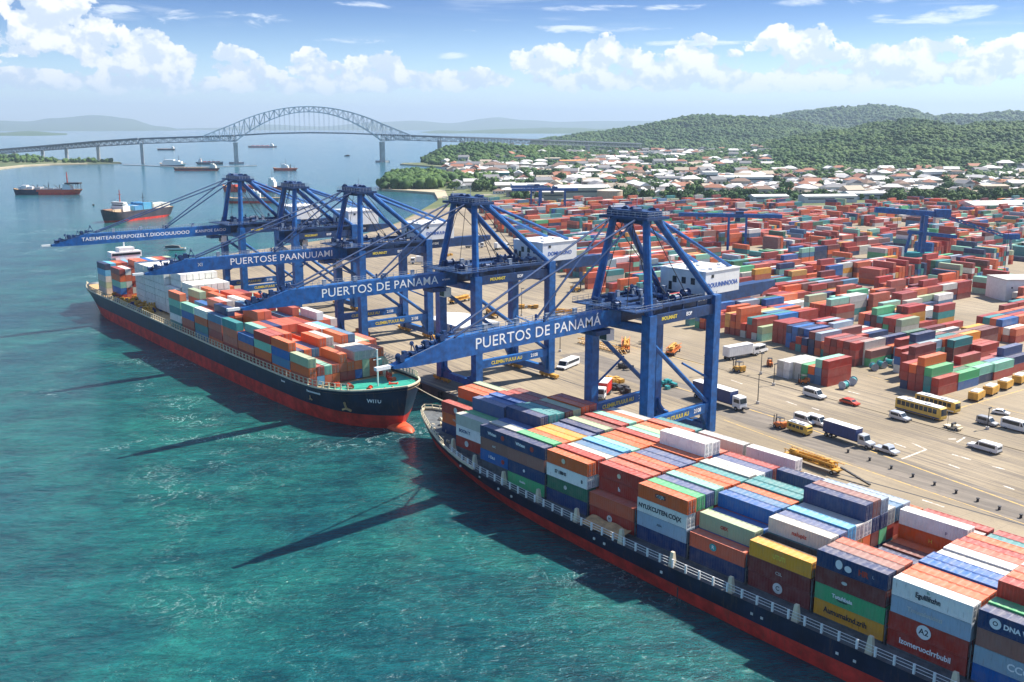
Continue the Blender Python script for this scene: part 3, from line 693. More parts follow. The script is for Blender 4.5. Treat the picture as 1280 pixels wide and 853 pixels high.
def container_body(open_top=False, L=CL):
    mb = MB(); y0, y1 = -L, 0.0; fr = .14
    for x in (0, CW - fr):                                  # posts, rails
        for y in (y0, y1 - fr): mb.box(x, x + fr, y, y + fr, 0, CH)
        mb.box(x, x + fr, y0 + fr, y1 - fr, 0, .18); mb.box(x, x + fr, y0 + fr, y1 - fr, CH - .12, CH)
    for y in (y0, y1 - fr): mb.box(fr, CW - fr, y, y + fr, CH - .14, CH); mb.box(fr, CW - fr, y, y + fr, 0, .18)
    n = int((L - .28) / .56); st = (L - 2 * fr) / n         # corrugated sides
    for s, x in ((0, .03), (1, CW - .03)):
        d = .055 * (1 if s == 0 else -1); pts = []
        for i in range(n):
            y = y0 + fr + st * i; pts += [(x, y), (x, y + st * .3), (x + d, y + st * .42), (x + d, y + st * .88)]
        pts.append((x, y1 - fr))
        for (xa, ya), (xb, yb) in zip(pts[:-1], pts[1:]): mb.quad((xa, ya, .18), (xb, yb, .18), (xb, yb, CH - .12), (xa, ya, CH - .12))
    if not open_top:
        m = int((L - .28) / 1.1); st = (L - 2 * fr) / m; z = CH - .03; pts = []
        for i in range(m):
            y = y0 + fr + st * i; pts += [(y, z), (y + st * .42, z), (y + st * .5, z - .03), (y + st * .92, z - .03)]
        pts.append((y1 - fr, z))
        for (ya, za), (yb, zb) in zip(pts[:-1], pts[1:]): mb.quad((fr, ya, za), (CW - fr, ya, za), (CW - fr, yb, zb), (fr, yb, zb))
    else: mb.quad((fr, y0 + fr, .2), (CW - fr, y0 + fr, .2), (CW - fr, y1 - fr, .2), (fr, y1 - fr, .2))
    mb.quad((fr, y1 - .04, .1), (CW - fr, y1 - .04, .1), (CW - fr, y1 - .04, CH - .1), (fr, y1 - .04, CH - .1))
    mb.quad((fr, y0 + .06, .1), (fr, y0 + .06, CH - .1), (CW - fr, y0 + .06, CH - .1), (CW - fr, y0 + .06, .1))
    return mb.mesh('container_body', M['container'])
def door_mesh():
    mb = MB(); y = -CL - .0
    for a, b in ((.17, CW / 2 - .015), (CW / 2 + .015, CW - .17)):
        mb.box(a, b, y + .01, y + .05, .2, CH - .16)
        for i in range(4): mb.box(a + .05, b - .05, y - .012, y + .01, .32 + i * .6, .62 + i * .6)
    mb.mi = 1
    for x in (.42, .86, CW - .86, CW - .42): mb.tube((x, y - .05, .16), (x, y - .05, CH - .14), .035, 5); mb.cbox((x, y - .05, 1.15), .12, .06, .5); mb.cbox((x, y - .03, .3), .16, .06, .14); mb.cbox((x, y - .03, CH - .35), .16, .06, .14)
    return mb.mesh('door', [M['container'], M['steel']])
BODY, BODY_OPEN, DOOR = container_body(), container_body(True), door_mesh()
font_cache = {}
def text_mesh(s, size, mat, name='lettering', align='CENTER', bold=0.0, spacing=1.0, sx=1.0):
    key = (s, size, mat.name, align, bold, spacing, sx)
    if key in font_cache: return font_cache[key]
    cu = bpy.data.curves.new('lettering', 'FONT'); cu.body = s; cu.size = size; cu.align_x = align; cu.align_y = 'CENTER'; cu.extrude = .012; cu.offset = bold; cu.space_character = spacing; cu.resolution_u = 3
    ob = bpy.data.objects.new('lettering', cu); COL.objects.link(ob)
    me = bpy.data.meshes.new_from_object(ob.evaluated_get(bpy.context.evaluated_depsgraph_get()))
    bpy.data.objects.remove(ob); bpy.data.curves.remove(cu)
    me.name = name; me.materials.clear(); me.materials.append(mat)
    if sx != 1: me.transform(Matrix.Scale(sx, 4, (1, 0, 0)))
    font_cache[key] = me; return me
SIDE_ROT = (PI / 2, 0, -PI / 2)
def on_side(parent, me, y, z, x=-.02):      # lettering on a container's long water side
    o = bpy.data.objects.new(me.name, me); COL.objects.link(o); o.parent = parent; o.location = (x, y, z); o.rotation_euler = SIDE_ROT; return o
def disc(r, mat, ry=None, name='emblem', n=20):
    mb = MB(); ry = ry or r
    mb.v = [(r * math.cos(2 * PI * i / n), ry * math.sin(2 * PI * i / n), z) for z in (-.01, .012) for i in range(n)]
    mb.face(range(n, 2 * n)); mb.face(reversed(range(n)))
    for i in range(n): j = (i + 1) % n; mb.face((i, j, n + j, n + i))
    return mb.mesh(name, mat)
n_cont = 0
GROUP = 'shipping containers stacked at the port'
def container(loc, rz, c, label, open_top=False, door=True):
    global n_cont
    o = inst('shipping_container', BODY_OPEN if open_top else BODY, loc, rz); o.color = pcol(c)
    if door: d = inst('door', DOOR, parent=o); d.color = o.color
    tag(o, label, 'container', GROUP); n_cont += 1
    return o
ORD = ['first', 'second', 'third', 'fourth', 'fifth', 'sixth', 'seventh', 'eighth', 'ninth', 'tenth', 'eleventh', 'twelfth', 'thirteenth', 'fourteenth', 'fifteenth', 'sixteenth', 'seventeenth', 'eighteenth', 'nineteenth', 'twentieth']
rest = MB()                                  # everything past the first three hundred, as one mass
def rest_box(mt, c, L=CL, Wd=CW, Hh=CH, jit=.14):
    q_ = pcol(c, jit)
    if c != 'W': g_ = .3 * q_[0] + .5 * q_[1] + .2 * q_[2]; k_ = rnd.uniform(.0, .18); q_ = tuple(v * (1 - k_) + g_ * k_ for v in q_[:3]) + (1,)
    rest.col = q_
    p = [mt @ Vector(q) for q in ((0, -L, 0), (Wd, -L, 0), (Wd, 0, 0), (0, 0, 0), (0, -L, Hh), (Wd, -L, Hh), (Wd, 0, Hh), (0, 0, Hh))]
    rest.hexa(p)
def rib_end(mt, c, L=CL, Wd=CW, Hh=CH):      # door rods on a far container's end
    pass

# ------------------------------------------------------------------ ship hulls
def hull(parent, L, B, zd, zr, stern_w=.62, bow=.16, stern=.14, rake=6.0, sheer=1.2, mats=None, n=64, zs=None, bluff=2.4, tab=None):
    levels = zs or [-2.0, 0.0, zr * .5, zr, zr + (zd - zr) * .34, zr + (zd - zr) * .67, zd]
    def half(t, k):
        f = k / (len(levels) - 1)                      # 0 keel .. 1 rail
        h = B / 2
        tb = 1 - bow * (1.35 - .5 * f)
        if tab:
            d = (L - rake * (1 - f) ** 1.3) * (1 - t)
            for (d0, h0), (d1, h1) in zip(tab[:-1], tab[1:]):
                d_ = d * (.66 + .34 * f)
                if d0 <= d_ <= d1: h = h0 + (h1 - h0) * (d_ - d0) / (d1 - d0); break
        elif t > tb: u = (t - tb) / (1 - tb); h *= max(0, 1 - u ** (1.7 + (bluff - 1.7) * f)) ** (.95 - .25 * f)
        ts = stern * (1.5 - .7 * f)
        if t < ts: u = 1 - t / ts; h *= 1 - (1 - stern_w * (.35 + .65 * f)) * u ** 2
        return h
    def ypos(t, k):
        f = k / (len(levels) - 1); y1 = L - rake * (1 - f) ** 1.3; y0 = (1 - f) * 5
        return y0 + (y1 - y0) * t
    def zpos(t, k):
        z = levels[k]
        if t > .86 and k > 3: z += sheer * ((t - .86) / .14) ** 2 * (k - 3) / (len(levels) - 4)
        return z
    T = [i / n for i in range(n + 1)]; T = [t if t < .8 else t for t in T] + []
    T = sorted(set(T + [1 - .2 * (1 - i / 14) ** 2 for i in range(15)]))
    mb = MB(); nk = len(levels)
    for s in (-1, 1):
        b = len(mb.v)
        for t in T:
            for k in range(nk): mb.v.append((s * half(t, k), ypos(t, k), zpos(t, k)))
        for i in range(len(T) - 1):
            for k in range(nk - 1):
                a = b + i * nk + k; mb.mi = 1 if k < 3 else 0
                mb.face((a, a + nk, a + nk + 1, a + 1))
    m = len(T) * nk; mb.mi = 0
    for k in range(nk - 1): mb.mi = 1 if k < 3 else 0; mb.face((k, k + 1, m + k + 1, m + k))
    o = mb.build('hull', mats, parent)
    for pl in o.data.polygons: pl.use_smooth = abs(pl.normal.z) < .9
    rail = [(half(t, nk - 1), ypos(t, nk - 1), zpos(t, nk - 1)) for t in T]
    return o, rail
def deck_sheet(parent, rail, dz, mat, name='deck', inset=.05):
    mb = MB()
    for (h, y, z), (h2, y2, z2) in zip(rail[:-1], rail[1:]):
        a, b = max(0, h - inset), max(0, h2 - inset); mb.quad((-a, y, z - dz), (a, y, z - dz), (b, y2, z2 - dz), (-b, y2, z2 - dz))
    return mb.build(name, mat, parent)
def railing(parent, rail, y0, y1, h, step, mats, name='railing', post=.14, bar=.06, sides=(-1, 1), inset=.15, nbar=3):
    mb = MB(); pts = [r for r in rail if y0 <= r[1] <= y1]
    for s in sides:
        prev = None; acc = 0
        for (hb, y, z) in pts:
            p = Vector((s * (hb - inset), y, z))
            if prev is not None:
                for i in range(nbar): zz = Vector((0, 0, h * (i + 1) / nbar)); mb.beam(prev + zz, p + zz, bar, bar)
                d = (p - prev).length; k = 0
                while acc < d: q = prev.lerp(p, acc / d); mb.beam(q, q + Vector((0, 0, h)), post, post); acc += step
                acc -= d
            prev = p
    return mb.build(name, mats, parent)
M['hull_navy'] = paint('hull_navy_paint', (.010, .018, .045, 1), .42, 0, .3, .30, .2)
M['hull_blue'] = paint('hull_slate_blue_paint', (.011, .024, .052, 1), .42, 0, .3, .30, .2)
M['hull_red'] = paint('hull_red_antifouling', (.60, .042, .028, 1), .5, 0, .3, .42, .3)
M['bulb'] = paint('bulb_orange_red', (.70, .10, .035, 1), .45, 0, .15, .1)

for k_ in ('hull_navy', 'hull_blue', 'hull_red'):
    for n_ in M[k_].node_tree.nodes:
        if n_.type == 'BSDF_PRINCIPLED': n_.inputs['Specular IOR Level'].default_value = .28
# ================================================================= ship with its bow at the quay corner (seen full width)
S1 = .040; R1 = -math.atan(S1)
ship1 = empty('container_ship', (149.2, 20.0, 0), R1)
tag(ship1, 'navy and red container ship stacked four tiers high, bow beneath the leading boom', 'ship', 'container ships moored at the quay')
def s1(x, y, z): return Matrix.Translation(ship1.location) @ Matrix.Rotation(R1, 4, 'Z') @ Matrix.Translation((x, y, z))
L1, B1, ZD1 = 297.0, 42.6, 6.0
OFF1 = -110.0                                 # the stern lies behind the camera's right shoulder
h1e, rail1 = hull(ship1, L1, B1, ZD1, 2.85, bow=.185, rake=7, sheer=1.6, mats=[M['hull_navy'], M['hull_red']], n=70, tab=[(0, 0), (1.2, 1.9), (4, 3.7), (8, 5.6), (15, 8.7), (21, 11.0), (27, 13.1), (37, 15.8), (46, 17.4), (58, 18.7), (71, 19.8), (87, 20.8), (102, 21.3)])
for o in list(ship1.children): o.location = (0, OFF1, 0)
rail1 = [(h, y + OFF1, z) for h, y, z in rail1]
deck_sheet(ship1, rail1, .25, M['deck_grey'])
railing(ship1, rail1, 0, 160, 1.6, 3.05, M['white'], post=.32, bar=.065, sides=(-1,), inset=.3, nbar=3)
for sd_ in (-1, 1): railing(ship1, rail1, 160, 190, 1.4, 2.2, M['cream'], 'bow_railing', post=.22, bar=.1, inset=.25, nbar=2, sides=(sd_,))
mb = MB()                                     # bow bulwark rim and winches
pts = [r for r in rail1 if r[1] > 142]
for s in (-1, 1):
    for a, b in zip(pts[:-1], pts[1:]):
        mb.beam((s * (a[0] - .1), a[1], a[2] + .25), (s * (b[0] - .1), b[1], b[2] + .25), .45, .5)
mb.build('bulwark', M['cream'], ship1)
def winch_mesh(mat):
    mb = MB(); mb.box(-1.1, 1.1, -.7, .7, 0, .6); mb.tube((-1.3, 0, .9), (1.3, 0, .9), .5, 10)
    for x in (-1.2, 1.2): mb.tube((x - .08, 0, .9), (x + .08, 0, .9), .8, 12)
    return mb.mesh('mooring_winch', mat)
WINCH_C, WINCH_R = winch_mesh(M['cream']), winch_mesh(M['car_red'])
for x, y in ((-2.5, 174), (2.5, 174), (-5, 168), (5, 168), (0, 178)): inst('mooring_winch', WINCH_C, (x, y, 5.9), .3 * x, ship1)
mb = MB()
for s in (-.35, .35): mb.tube((0, s, 0), (0, s, .9), .22, 8, .26)
mb.box(-.4, .4, -.7, .7, 0, .15); BITT = mb.mesh('bollard', M['cream'])
for i in range(10):
    y = 146 + i * 3.4; hb = [r for r in rail1 if r[1] >= y][0][0]
    for s in (-1, 1): inst('bollard', BITT, (s * (hb - 1.4), y, 5.8), 0, ship1)
mb = MB()                                     # bollard-like portholes, draught marks and scuttles
for y, z in ((150, 4.8), (141, 4.9), (133, 4.6), (128, 4.4), (100, 4.6), (97, 4.6), (82, 4.3), (62, 4.2), (60, 4.2), (46, 4.0), (43, 4.0), (20, 4.1)):
    hb = [r for r in rail1 if r[1] >= y][0][0]; mb = MB(); mb.cbox((0, 0, 0), .2, .5, .45); mb.build('fairlead', M['pale_text'], ship1, (-hb + .05, y, z))
mb = MB()
for y in (78, 34, 25): mb = MB(); mb.cbox((0, 0, 0), .10, .22, 2.84); mb.build('hull_seam', M['dark'], ship1, (-B1 / 2, y, 1.42))
YB = {k: 188.0 - 13.0 * i - 20.0 + 2.7 for i, k in enumerate('abcdefghijklm')}     # start of each bay, ship frame
ROW0 = -B1 / 2 + 5.0
ROWP = 2.61
ZB = {'a': 6.3, 'b': 7.0, 'c': 7.6}
BAYS = {  # tops from the water side to the quay side: colour and number of tiers
 'a': (4, 'O3 G2 O4 O4 K4'), 'b': (2, 'E3 G3 P4 B4 B4 R4 R4 C4 K3'), 'c': (1, 'V3 E3 B3 N4 T4 T4 C4 K4 O4 R4 M3'),
 'd': (0, 'P4 G4 O4 Y4 Y4 P4 N4 K4 C4 R4 M4 O4 E4'), 'e': (0, 'O4 R4 E4 S4 L4 M4 O4 O4 R4 M4 K4 O4 A4 T4 W3'), 'f': (0, 'A2 R4 A4 A4 O4 P4 P4 O4 W5 W5 A4 T3 O3 E4 P3'),
 'g': (0, 'O4 G4 P4 M4 O4 O4 T4 E4 W4 P4 R4 N3 T3 W4 C4'), 'h': (0, 'A2 K3 B3 B4 S4 O4 T4 T4 E3 L3 N4 E3 R3 W3 S4'), 'i': (0, 'Y3 X3 E4 P4 L4 E4 N5 V5 F5 E4 S4 F4 R3 O3 E3'),
 'j': (0, 'N4 V4 A4 L3 R2 R2 C2 N2 C2 O2 W4 A3 E3 R3 O3'), 'k': (0, 'W4 O4 O4 B4 B4 E4 W4 A4 R4 O4 E3 N3 T3 R3 A3'), 'l': (0, 'N4 G4 R5 O5 A5 E5 N4 W4 S4 R4 O4 A4 E3 T3 R3'), 'm': (0, 'R4 B4 E4 O4 A4 W4 N4 T4 R4 O4 A4 E4 T3 C3 O3')}
LOW = {'a': 'NOR', 'b': 'RWE', 'c': 'BVN', 'd': 'GNVN', 'e': 'NDWO', 'f': 'RA', 'g': 'NFWO', 'h': 'NA', 'i': 'CCY', 'j': 'YGCN', 'k': 'RRFW', 'l': 'BFVN', 'm': 'RNOE'}
MARKS = {}
first_rows = {}
tiername = lambda t, n: 'deck tier' if t == 0 else ('top tier' if t == n - 1 else ORD[t] + ' tier')
LOWMIX = 'RNOBTCRAGWSRNY'
for bi, bay in enumerate('abcdefghijklm'):
    r0, spec = BAYS[bay]; zb = ZB.get(bay, 6.15); spec = spec.split()[:14]
    for i, s in enumerate(spec):
        row, c, n = r0 + i, s[0], int(s[1])
        nxt_n = int(spec[i - 1][1]) if i else 0
        fwd = BAYS['abcdefghijklm'[bi + 1]] if bi < 12 else None     # the bay astern, whose height decides how much of the end shows
        an = 0
        if fwd:
            q = fwd[1].split(); an = int(q[row - fwd[0]][1]) if 0 <= row - fwd[0] < len(q) else 0
        for t in range(n):
            cc = LOW[bay][t] if i == 0 else (c if t == n - 1 else ('O' if (bay == 'j' and row == 10 and t > 1) else LOWMIX[(bi * 5 + row * 3 + t * 7) % len(LOWMIX)]))
            x, y, z = ROW0 + row * ROWP + rnd.uniform(-.03, .03), YB[bay] + rnd.uniform(-.12, .12), zb + t * TP
            vis = (t == n - 1) or i == 0 or (t >= nxt_n) or (t >= an and t >= n - 2 and row < 9)
            mt = s1(x, y, z)
            pq = Q(*mt.translation); 
            if bay == 'm' or pq[0] > 1345: vis = False
            if vis:
                lab = '%s container, front ship\'s %s bay, %s row%s, %s' % (PAL[cc][1], ORD[bi], ORD[i], ' from water' if len(PAL[cc][1].split()) < 4 else ' in', tiername(t, n))
                o = container(mt.translation, R1, cc, lab, open_top=(cc == 'X'), door=True)
                MARKS[(bay, i, t)] = o
                if t == n - 1 and i and rnd.random() < .4: o.scale = (1, 1, 1.11)
            else: rest_box(mt, cc)
# writing and emblems on the water side of the front stacks
def mark(bay, i, t, s, size, mat, y=None, z=1.36, bold=.0, sx=1.0, spacing=1.0):
    o = MARKS.get((bay, i, t))
    if o is None: return
    on_side(o, text_mesh(s, size, M[mat], bold=bold, sx=sx, spacing=spacing), -CL / 2 if y is None else y, z)
def emblem(bay, i, t, r, mat, y=None, z=1.4, ry=None, letter=None, lm='dark_text'):
    o = MARKS.get((bay, i, t))
    if o is None: return
    y = -CL / 2 if y is None else y
    e = on_side(o, disc(r, M[mat], ry), y, z)
    if letter: on_side(o, text_mesh(letter, r * 1.15, M[lm], bold=.02), y, z, -.036)
mark('e', 0, 2, 'S7 1BBHS', 1.0, 'dark_text', -4.3, 1.45, .03, .85); emblem('e', 0, 3, .55, 'cream', -5.0); mark('e', 0, 2, '8', 1.0, 'dark_text', -10.7, 1.2, .03)
mark('g', 0, 2, 'NYUXCUTEN.CO(X', 1.25, 'dark_text', -5.6, 1.3, .035, .95); mark('g', 0, 3, 'OEIUS', .6, 'pale_text', -5.6, 1.5); mark('g', 0, 1, 'ASIA', .62, 'dark_text', -5.6, 1.4)
emblem('g', 0, 3, .95, 'pale_text', -5.6, 1.5, .42, 'GEUS')
emblem('h', 0, 1, .85, 'container_sky', -5.3, 1.4, .7, 'R', 'white_text') if 'container_sky' in M else emblem('h', 0, 1, .8, 'teal', -5.3, 1.4, .7, 'R', 'white_text')
mark('h', 1, 2, 'OEX', .8, 'red_text', -5.6, 1.4, .03)
mark('i', 0, 2, 'UTUTI', 1.1, 'yellow_text', -6.0, 1.35, .03, .8); emblem('i', 0, 0, .95, 'pale_text', -6.0, 1.5, None, 'C', 'dark_text'); mark('i', 0, 1, 'CSL', .8, 'pale_text', -6.2, 1.35)
mark('i', 2, 3, 'nalupiz', 1.05, 'red_text', -6.2, 1.3, .02)
emblem('j', 0, 3, .62, 'white', -4.0, 1.45, .78); emblem('j', 0, 3, .62, 'white', -5.6, 1.2, .55); mark('j', 0, 3, 'HR', 1.25, 'red_text', -8.2, 1.3, .06); mark('j', 0, 3, 'L', .7, 'pale_text', -9.9, 1.4)
emblem('j', 0, 2, .5, 'pale_text', -5.2, 1.4, .28); mark('j', 0, 1, 'Tutuhbaia', .9, 'white_text', -4.9, 1.45, .03); mark('j', 0, 1, 'Traaoann', .5, 'dark_text', -4.9, .95, .02)
mark('j', 0, 0, 'Aumumaknd.zrih', 1.35, 'dark_text', -5.6, 1.35, .03, .82)
mark('k', 0, 3, 'Egulilihzhn', 1.15, 'dark_text', -5.6, 1.25, .03, .8); mark('k', 0, 2, 'Tmuualutidezi', .95, 'pale_text', -5.3, 1.4, .02); emblem('k', 0, 1, 1.12, 'white', -5.6, 1.4, None, 'A2'); mark('k', 0, 0, 'Izomeruoclrrbubil', 1.25, 'white_text', -5.9, 1.4, .03, .88)
mark('k', 0, 3, 'fn', .6, 'deck_green', -5.6, 2.15)
emblem('l', 0, 3, .82, 'white', -2.4, 1.4, None, 'O'); mark('l', 0, 3, 'DNA WOST-CM', 1.05, 'white_text', -7.3, 1.35, .04); mark('l', 0, 1, 'CCO', 1.5, 'white_text', -6.3, 1.35, .04)
for bay in 'cd': mark(bay, 0, len(LOW[bay]) - 1, 'Wlrizan', .95, 'white_text', -4.4, 1.45, .04); emblem(bay, 0, len(LOW[bay]) - 1, .6, 'red_text', -8.2, 1.4)
mark('c', 0, 1, 'AUC', .6, 'pale_text', -5, 1.4, .03); mark('c', 0, 0, 'i Os.t', 1.0, 'white_text', -4.2, 1.4, .04); emblem('c', 0, 0, .55, 'red_text', -8.2, 1.3)
mark('d', 0, 0, 'Avalim', .7, 'white_text', -5, 1.4, .02); emblem('d', 0, 1, .35, 'white', -5.5, 1.4); mark('b', 0, 1, 'BOON T', 1.15, 'navy', -3.4, 1.5, .03); emblem('b', 0, 0, .75, 'pale_text', -4.2, 1.4); emblem('a', 0, 2, .75, 'pale_text', -6, 1.4); mark('a', 0, 1, 'TRUNA', .9, 'pale_text', -6, 1.4)
emblem('e', 0, 1, .45, 'pale_text', -5.6, 1.4); emblem('f', 0, 0, .7, 'pale_text', -5.6, 1.4, None, 'H'); emblem('f', 1, 3, .5, 'cream', -5.6, 1.3); mark('f', 1, 2, 'h', 1.2, 'white_text', -5.6, 1.3, .04)
mark('j', 10, 3, 'p', .8, 'navy', -8.6, 1.0); mark('j', 10, 2, 'H', 1.0, 'yellow_text', -6, 1.3)
# pedestals and lashing posts between the bays
mb = MB()
for bay in 'bcdefghijklm':
    y = YB[bay] + .45; hb = [r for r in rail1 if r[1] >= y][0][0]
    mb = MB(); mb.hexa([(-.55, -.6, 0), (.55, -.6, 0), (.55, .6, 0), (-.55, .6, 0), (-.28, -.32, 2.9), (.28, -.32, 2.9), (.28, .32, 2.9), (-.28, .32, 2.9)])
    mb.build('lashing_post', M['cream'], ship1, (-hb + .9, y, 5.8))
mb = MB()
for bay in 'cdefghijkl':
    r0 = BAYS[bay][0]
    y = YB[bay] + .42
    hb = [r for r in rail1 if r[1] >= y][0][0]
    for k in range(0, 14, 2):
        x = ROW0 + k * ROWP - .05
        if abs(x) < hb - 2: mb.beam((x, y, 6), (x, y, 11.4), .16, .16)
    mb.box(ROW0 + r0 * ROWP, ROW0 + (r0 + min(14, len(BAYS[bay][1].split()))) * ROWP, y - .25, y + .25, 8.6, 8.75)
mb.build('lashing_bridge', M['deck_grey'], ship1)
# hatch covers under the stacks
mb = MB()
for bay in 'abcdefghijklm':
    r0, spec = BAYS[bay]; nrow = min(14, len(spec.split())); mb = MB(); mb.box(ROW0 + r0 * ROWP - .05, ROW0 + (r0 + nrow) * ROWP - .1, YB[bay] - CL, YB[bay], 5.8, ZB.get(bay, 6.15) - .02)
    mb.build('hatch_cover', M['deck_grey'], ship1)
cv = MB(); cv.mi = 0                                     # buff tarpaulin on the low stack's walkway
y0 = YB['f'] - 1
for i in range(10):
    ya, yb = y0 - i * 1.1, y0 - (i + 1) * 1.1; za, zb_ = 6.9 + .22 * math.sin(i * 1.3), 6.9 + .22 * math.sin((i + 1) * 1.3)
    cv.quad((-B1 / 2 + 1.0, ya, za - .5), (-B1 / 2 + 1.0, yb, zb_ - .5), (-B1 / 2 + 4.7, yb, zb_ + .25), (-B1 / 2 + 4.7, ya, za + .25))
t_ = cv.build('tarpaulin', M['deck_sand']); t_.matrix_world = s1(0, 0, 0); tag(t_, 'buff tarpaulin sheet sagging over the ship\'s side walkway', 'tarpaulin')

# ================================================================= ship lying astern of it, bow towards us
S2 = .07; R2 = PI - math.atan(S2)             # local +y runs from stern to bow, so the ship is turned round
L2, B2, ZD2 = 272.0, 33.4, 9.6
bow2 = Vector((155.0, 212.2, 0)); dir2 = Vector((-S2, -1, 0)).normalized(); ship2 = empty('container_ship', bow2 - dir2 * L2, R2)
tag(ship2, 'slate blue and red container ship with white reefer block and orange bow bulb', 'ship', 'container ships moored at the quay')
M2 = Matrix.Translation(ship2.location) @ Matrix.Rotation(R2, 4, 'Z')
h2e, rail2 = hull(ship2, L2, B2, ZD2, 4.3, bow=.17, rake=5.5, sheer=3.6, mats=[M['hull_blue'], M['hull_red']], n=70, tab=[(0, 0), (.8, 1.6), (2.5, 3.9), (5, 6.8), (8.5, 9.8), (14, 12.7), (25, 15.2), (40, 16.0), (60, 16.5), (80, 16.7)])
deck_sheet(ship2, rail2, .9, M['deck_sand'])
bp = [(h, y, z) for h, y, z in rail2 if y > 242]; deck_sheet(ship2, [(h - .8, y - .5, z) for h, y, z in bp if h > 1.5], .78, M['deck_green'], 'forecastle_deck')
mb = MB()
for a, b in zip(rail2[:-1], rail2[1:]):
    for s in (-1, 1): mb.beam((s * (a[0] - .12), a[1], a[2] + .12), (s * (b[0] - .12), b[1], b[2] + .12), .5, .42)
mb.build('bulwark', M['cream'], ship2)
for sd_ in (-1, 1): railing(ship2, rail2, 4, 262, 2.0, 2.6, M['cream'], post=.34, bar=.12, inset=.5, nbar=2, sides=(sd_,))
# bulb
mb = MB(); n, m = 14, 10
for i in range(m + 1):
    t = i / m; y = L2 - 14 + 16.0 * t; r = 3.0 * math.sqrt(max(0, 1 - max(0, (t - .45) / .55) ** 2.2)) + .02
    for k in range(n): a = 2 * PI * k / n; mb.v.append((r * math.cos(a), y, .2 + r * .62 * math.sin(a)))
for i in range(m):
    for k in range(n): a, b = i * n + k, i * n + (k + 1) % n; mb.face((a, b, b + n, a + n))
b_ = mb.build('bulb', M['bulb'], ship2)
for pl in b_.data.polygons: pl.use_smooth = True
def hull_side(y, z): # half breadth by looking outwards through the hull mesh
    best = B2 / 2; hit = False
    for v in h2e.data.vertices:
        pass
    return best
from mathutils.bvhtree import BVHTree
bv = BVHTree.FromPolygons([v.co for v in h2e.data.vertices], [p.vertices[:] for p in h2e.data.polygons])
def hit(y, z, s=1):
    h = bv.ray_cast(Vector((s * 60, y, z)), Vector((-s, 0, 0))); return h[0], h[1]
for y, k in ((L2 - 14.5, .85), (L2 - 29, .45)):                 # stowed anchors
    for s_ in (1, -1):
        mb = MB(); ok = True; P3 = []
        for dy, z in ((0, 7.8), (0, 5.6), (-1.6, 4.9), (1.6, 4.9)):
            h_, n_ = hit(y + dy * k, 6.4 + (z - 6.4) * k, s_)
            if h_ is None: ok = False; break
            P3.append(h_ + Vector((s_ * .25, 0, 0)))
        if not ok: continue
        mb.beam(P3[0], P3[1], .55 * k, .55 * k); mb.beam(P3[1], P3[2], .6 * k, .6 * k); mb.beam(P3[1], P3[3], .6 * k, .6 * k); mb.build('anchor', M['deck_sand'], ship2)
def hull_text(txt, y, z, size, mat='white_text'):
    p, nn = hit(y, z); q, n2 = hit(y + 1.5, z)
    if p is None: return
    d = Vector((q.x - p.x, 1.5, 0)).normalized() if q is not None else Vector((0, 1, 0))
    o = bpy.data.objects.new('lettering', text_mesh(txt, size, M[mat], bold=.03)); COL.objects.link(o); o.parent = ship2
    n_ = Vector((d.y, -d.x, 0)); rz = math.atan2(d.y, d.x); o.location = p + n_ * .12; o.rotation_euler = (PI / 2, 0, rz)
hull_text('WITU', L2 - 6.5, 8.8, 1.6); hull_text('Panuuuuuuuuuuis', L2 - 27, 8.4, .9); hull_text('lauoun', L2 - 45, 8.2, .9)

mb = MB(); mb.tube((0, L2 - 16, 9), (0, L2 - 16, 21), .28, 6); mb.tube((-1.3, L2 - 16, 18), (1.3, L2 - 16, 18), .12, 5); mb.build('foremast', M['white'], ship2)
mb = MB()
for x, y in ((-4, 258), (4, 258), (-7, 252), (7, 252), (0, 262), (-9, 247), (9, 247), (2, 265)):
    inst('mooring_winch', WINCH_R, (x, y, 9.4), x * .2, ship2)
mb = MB()                                     # cell guides of buff steel at the bow's quay side
for i in range(6):
    for k in range(2): mb.beam((-9.5 - i * .9 + k, 246 - i * 2.2, 9), (-9.5 - i * .9 + k, 246 - i * 2.2, 14.5), .3, .3)
    mb.beam((-9.5 - i * .9, 246 - i * 2.2, 14.3), (-14.0, 244 - i * 2.2, 14.3), .25, .25)
mb.build('cell_guide', M['cream'], ship2)
# wheelhouse far astern
mb = MB(); mb.box(-7, 4, 20, 27, 9, 24); mb.box(-8, 6, 21, 27, 24, 26.6); mb.box(-5, 2, 21, 26.5, 26.6, 28.4); mb.tube((-1, 24, 28), (-1, 24, 33), .35, 6); mb.build('wheelhouse', M['white'], ship2)
mb = MB(); mb.box(-7.5, 5.5, 27.0, 27.15, 24.9, 26); mb.build('window', M['window'], ship2)
